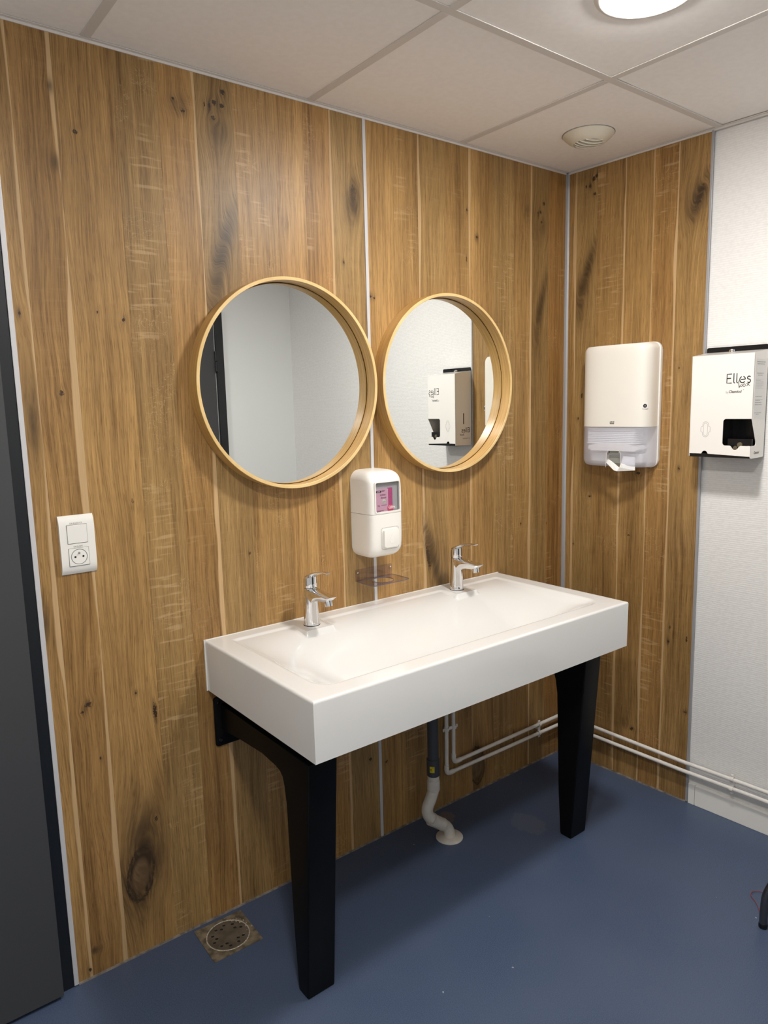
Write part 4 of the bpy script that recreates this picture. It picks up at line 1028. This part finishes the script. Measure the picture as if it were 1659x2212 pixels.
obj('collar', tube(BM(), [rel((-.853, -.13, .222)), rel((-.853, -.13, .218)), rel((-.853, -.13, .188)), rel((-.853, -.13, .184))], [.0208, .0222, .0222, .0208], 28), M_pipe, wpipe, 50)
def near(i): return sm[i]
obj('collar', tube(BM(), sm[37:50], [.0212, .0226]+[.0216]*9+[.0226, .0210], 28), M_pipe, wpipe, 40)
obj('collar', tube(BM(), [sm[36], sm[37]], .0232, 28), M_pipe, wpipe, 40)
fx, fy = -.8035-ox, -.154-oy
obj('floor_flange', lathe(BM(), [(0, .0085), (.026, .0085), (.034, .0062), (.0455, .0045), (.0475, .0025), (.0475, .0003), (0, .0003)], (fx, fy, 0), 'z', 56), M_pipe, wpipe, 40)

# ------------------------------------------------------------------ floor drain
dc = (-1.617, -.0925)
dr = thing('floor_drain', 'square worn metal floor drain with a round perforated grate by the wood wall', 'floor drain', (dc[0], dc[1], 0), math.radians(-1.5))
M_drain = simple('dull_brass_steel', (.22, .185, .13), .48, metal=.45, bump=(60, .5, .002), var=.5, vscale=45)
M_drain2 = simple('dull_grate_steel', (.17, .145, .11), .42, metal=.5, bump=(80, .25, .001), var=.25, vscale=30)
M_scale = simple('limescale', (.42, .37, .29), .7, var=.4, vscale=200)
N = 56; hs = .0735; R_ = .0600; bm = BM()
def sq(a):
    c_, s_ = math.cos(a), math.sin(a); t = hs/max(abs(c_), abs(s_)); return (t*c_, t*s_)
for zz0 in (.0004, .0030):
    o_ = [bm.verts.new((*sq(2*PI*k/N), zz0)) for k in range(N)]; i_ = [bm.verts.new((R_*math.cos(2*PI*k/N), R_*math.sin(2*PI*k/N), zz0)) for k in range(N)]
    for k in range(N): bm.faces.new((o_[k], o_[(k+1) % N], i_[(k+1) % N], i_[k]))
    if zz0 > .001:
        for k in range(N): bm.faces.new((o_[k], o_[(k+1) % N], po[(k+1) % N], po[k]))
    po = o_
obj('surround', bm, M_drain, dr)
obj('grate_rim', lathe(BM(), [(.0585, .0032), (.0595, .0044), (.0612, .0044), (.0622, .0032)], seg=72, closed=True), M_scale, dr, 50)
holes = [(.044*math.cos(math.radians(a)), .044*math.sin(math.radians(a))) for a in (10, 50, 82, 118, 150, 187, 222, 255, 288, 322)] + [(.033*math.cos(math.radians(a)), .033*math.sin(math.radians(a))) for a in (30, 100, 170, 240, 305)] 
gr = obj('grate', lathe(BM(), [(0, .0026), (.0585, .0026), (.0585, .0010), (0, .0010)], seg=64), M_drain2, dr)
for hx, hy in holes:
    obj('drain_hole', prism(BM(), circ(hx, hy, .0046, 18), 'xy', .0024, .0029), M_ink, gr)
    obj('hole_lip', lathe(BM(), [(.0045, .0028), (.0049, .0033), (.0055, .0033), (.0058, .0027)], (hx, hy, 0), 'z', 20, closed=True), M_drain2, gr)
for k in range(26):
    a = math.radians(random.uniform(-20, 75)); rr = random.uniform(.054, .074)
    if k == 0: bm = BM()
    px, py = rr*math.cos(a), rr*math.sin(a)
    if max(abs(px), abs(py)) > .071: continue
    s_ = random.uniform(.0006, .0017); prism(bm, [(px+s_*random.uniform(.6, 1.6)*math.cos(b), py+s_*random.uniform(.6, 1.6)*math.sin(b)) for b in (0, 1, 2, 3.1, 4.2, 5.3)], 'xy', .0028, .0040)
dd = obj('limescale_crust', bm, M_scale, dr); dd['kind'] = 'stuff'

# ------------------------------------------------------------------ ceiling air vent
vt = thing('ceiling_vent', 'round cream plastic air vent in the ceiling near the corner', 'air vent', (-.277, -.299, H)); vt.scale = (1.06, 1.06, 1.10)
M_vent = simple('cream_vent_plastic', srgb(222, 214, 196), .4)
obj('vent_body', lathe(BM(), [(.0680, .002), (.0780, -.0005), (.0785, -.0025), (.0720, -.0100), (.0600, -.0200), (.0480, -.0270), (.0450, -.0275), (.0450, -.0250), (.0450, .002)], seg=64, closed=True), M_vent, vt, 50)
obj('vent_gap', lathe(BM(), [(.0785, -.0002), (.0803, -.0002), (.0803, -.0012), (.0785, -.0012)], seg=64, closed=True), M_ink_grey, vt)
obj('vent_core', lathe(BM(), [(0, -.018), (.046, -.018), (.046, .001), (0, .001)], seg=48), simple('vent_inside', srgb(180, 168, 140), .6), vt)
va_ = math.radians(-28)
for k in range(6):
    off = -.036 + k*.0145; hl = math.sqrt(max(1e-5, .0455**2 - off**2))
    bm = BM(); zc = -.0275 - .008*(1-(off/.046)**2)
    pts = []
    n_ = 10; prev = None
    for q in range(n_+1):
        s_ = -hl + 2*hl*q/n_; dz = -.0085*(1-(s_**2+off**2)/.0455**2)
        cur = [bm.verts.new((s_, off-.0050, -.0272+dz)), bm.verts.new((s_, off-.0030, -.0285+dz)), bm.verts.new((s_, off+.0048, -.0240+dz)), bm.verts.new((s_, off+.0035, -.0200+dz*.5)), bm.verts.new((s_, off-.0040, -.0200+dz*.5))]
        if prev:
            for r_ in range(5): bm.faces.new((prev[r_], prev[(r_+1) % 5], cur[(r_+1) % 5], cur[r_]))
        else: bm.faces.new(cur)
        prev = cur
    bm.faces.new(prev[::-1])
    bmesh.ops.rotate(bm, verts=bm.verts, cent=(0, 0, 0), matrix=Matrix.Rotation(va_, 3, 'Z'))
    obj('slat', bm, M_vent, vt, 40)

# ------------------------------------------------------------------ stool at the right edge (one leg in view) and a red cable tie
M_tube = simple('dark_grey_tube', (.13, .13, .14), .25, metal=.85)
stl = thing('stool', 'low stool with bent dark metal tube legs at the right edge of the picture', 'stool', (-.22, -1.25, 0))
ccx_, ccy_ = -.22, -1.25
lx, ly = -.4178-ccx_, -1.0467-ccy_
for k in range(4):
    a = k*PI/2; ca, sa = math.cos(a), math.sin(a)
    pts = [(lx, ly, .012), (lx*.998, ly*.998, .060), (lx*.980, ly*.980, .105), (lx*.90, ly*.90, .150), (lx*.74, ly*.74, .185), (lx*.60, ly*.60, .24), (lx*.54, ly*.54, .33), (lx*.52, ly*.52, .43)]
    pts = [(p[0]*ca-p[1]*sa, p[0]*sa+p[1]*ca, p[2]) for p in pts]
    l_ = obj('leg', tube(BM(), smooth_path(pts, 6), .0110, 20), M_tube, stl, 50)
    f_ = pts[0]
    obj('foot_cap', lathe(BM(), [(0, .0004), (.0110, .0004), (.0122, .003), (.0122, .010), (.0112, .014), (0, .014)], (f_[0], f_[1], 0), 'z', 20), M_black_plastic, l_, 40)
obj('seat', lathe(BM(), [(0, .43), (.165, .43), (.172, .438), (.172, .452), (.165, .460), (0, .462)], seg=48), M_black, stl, 40)
cb = obj('cable_loop', tube(BM(), smooth_path([(-.395, -1.030, .002), (-.356, -1.007, .002), (-.331, -.986, .002), (-.3155, -.9655, .003), (-.301, -.9590, .004), (-.285, -.9640, .004), (-.270, -.985, .003), (-.262, -1.02, .002), (-.27, -1.06, .002)], 6), .0011, 8), simple('red_cable', srgb(140, 62, 62), .5), None, 50)
tag(cb, 'thin red cable looping on the blue floor behind the stool leg', 'cable')
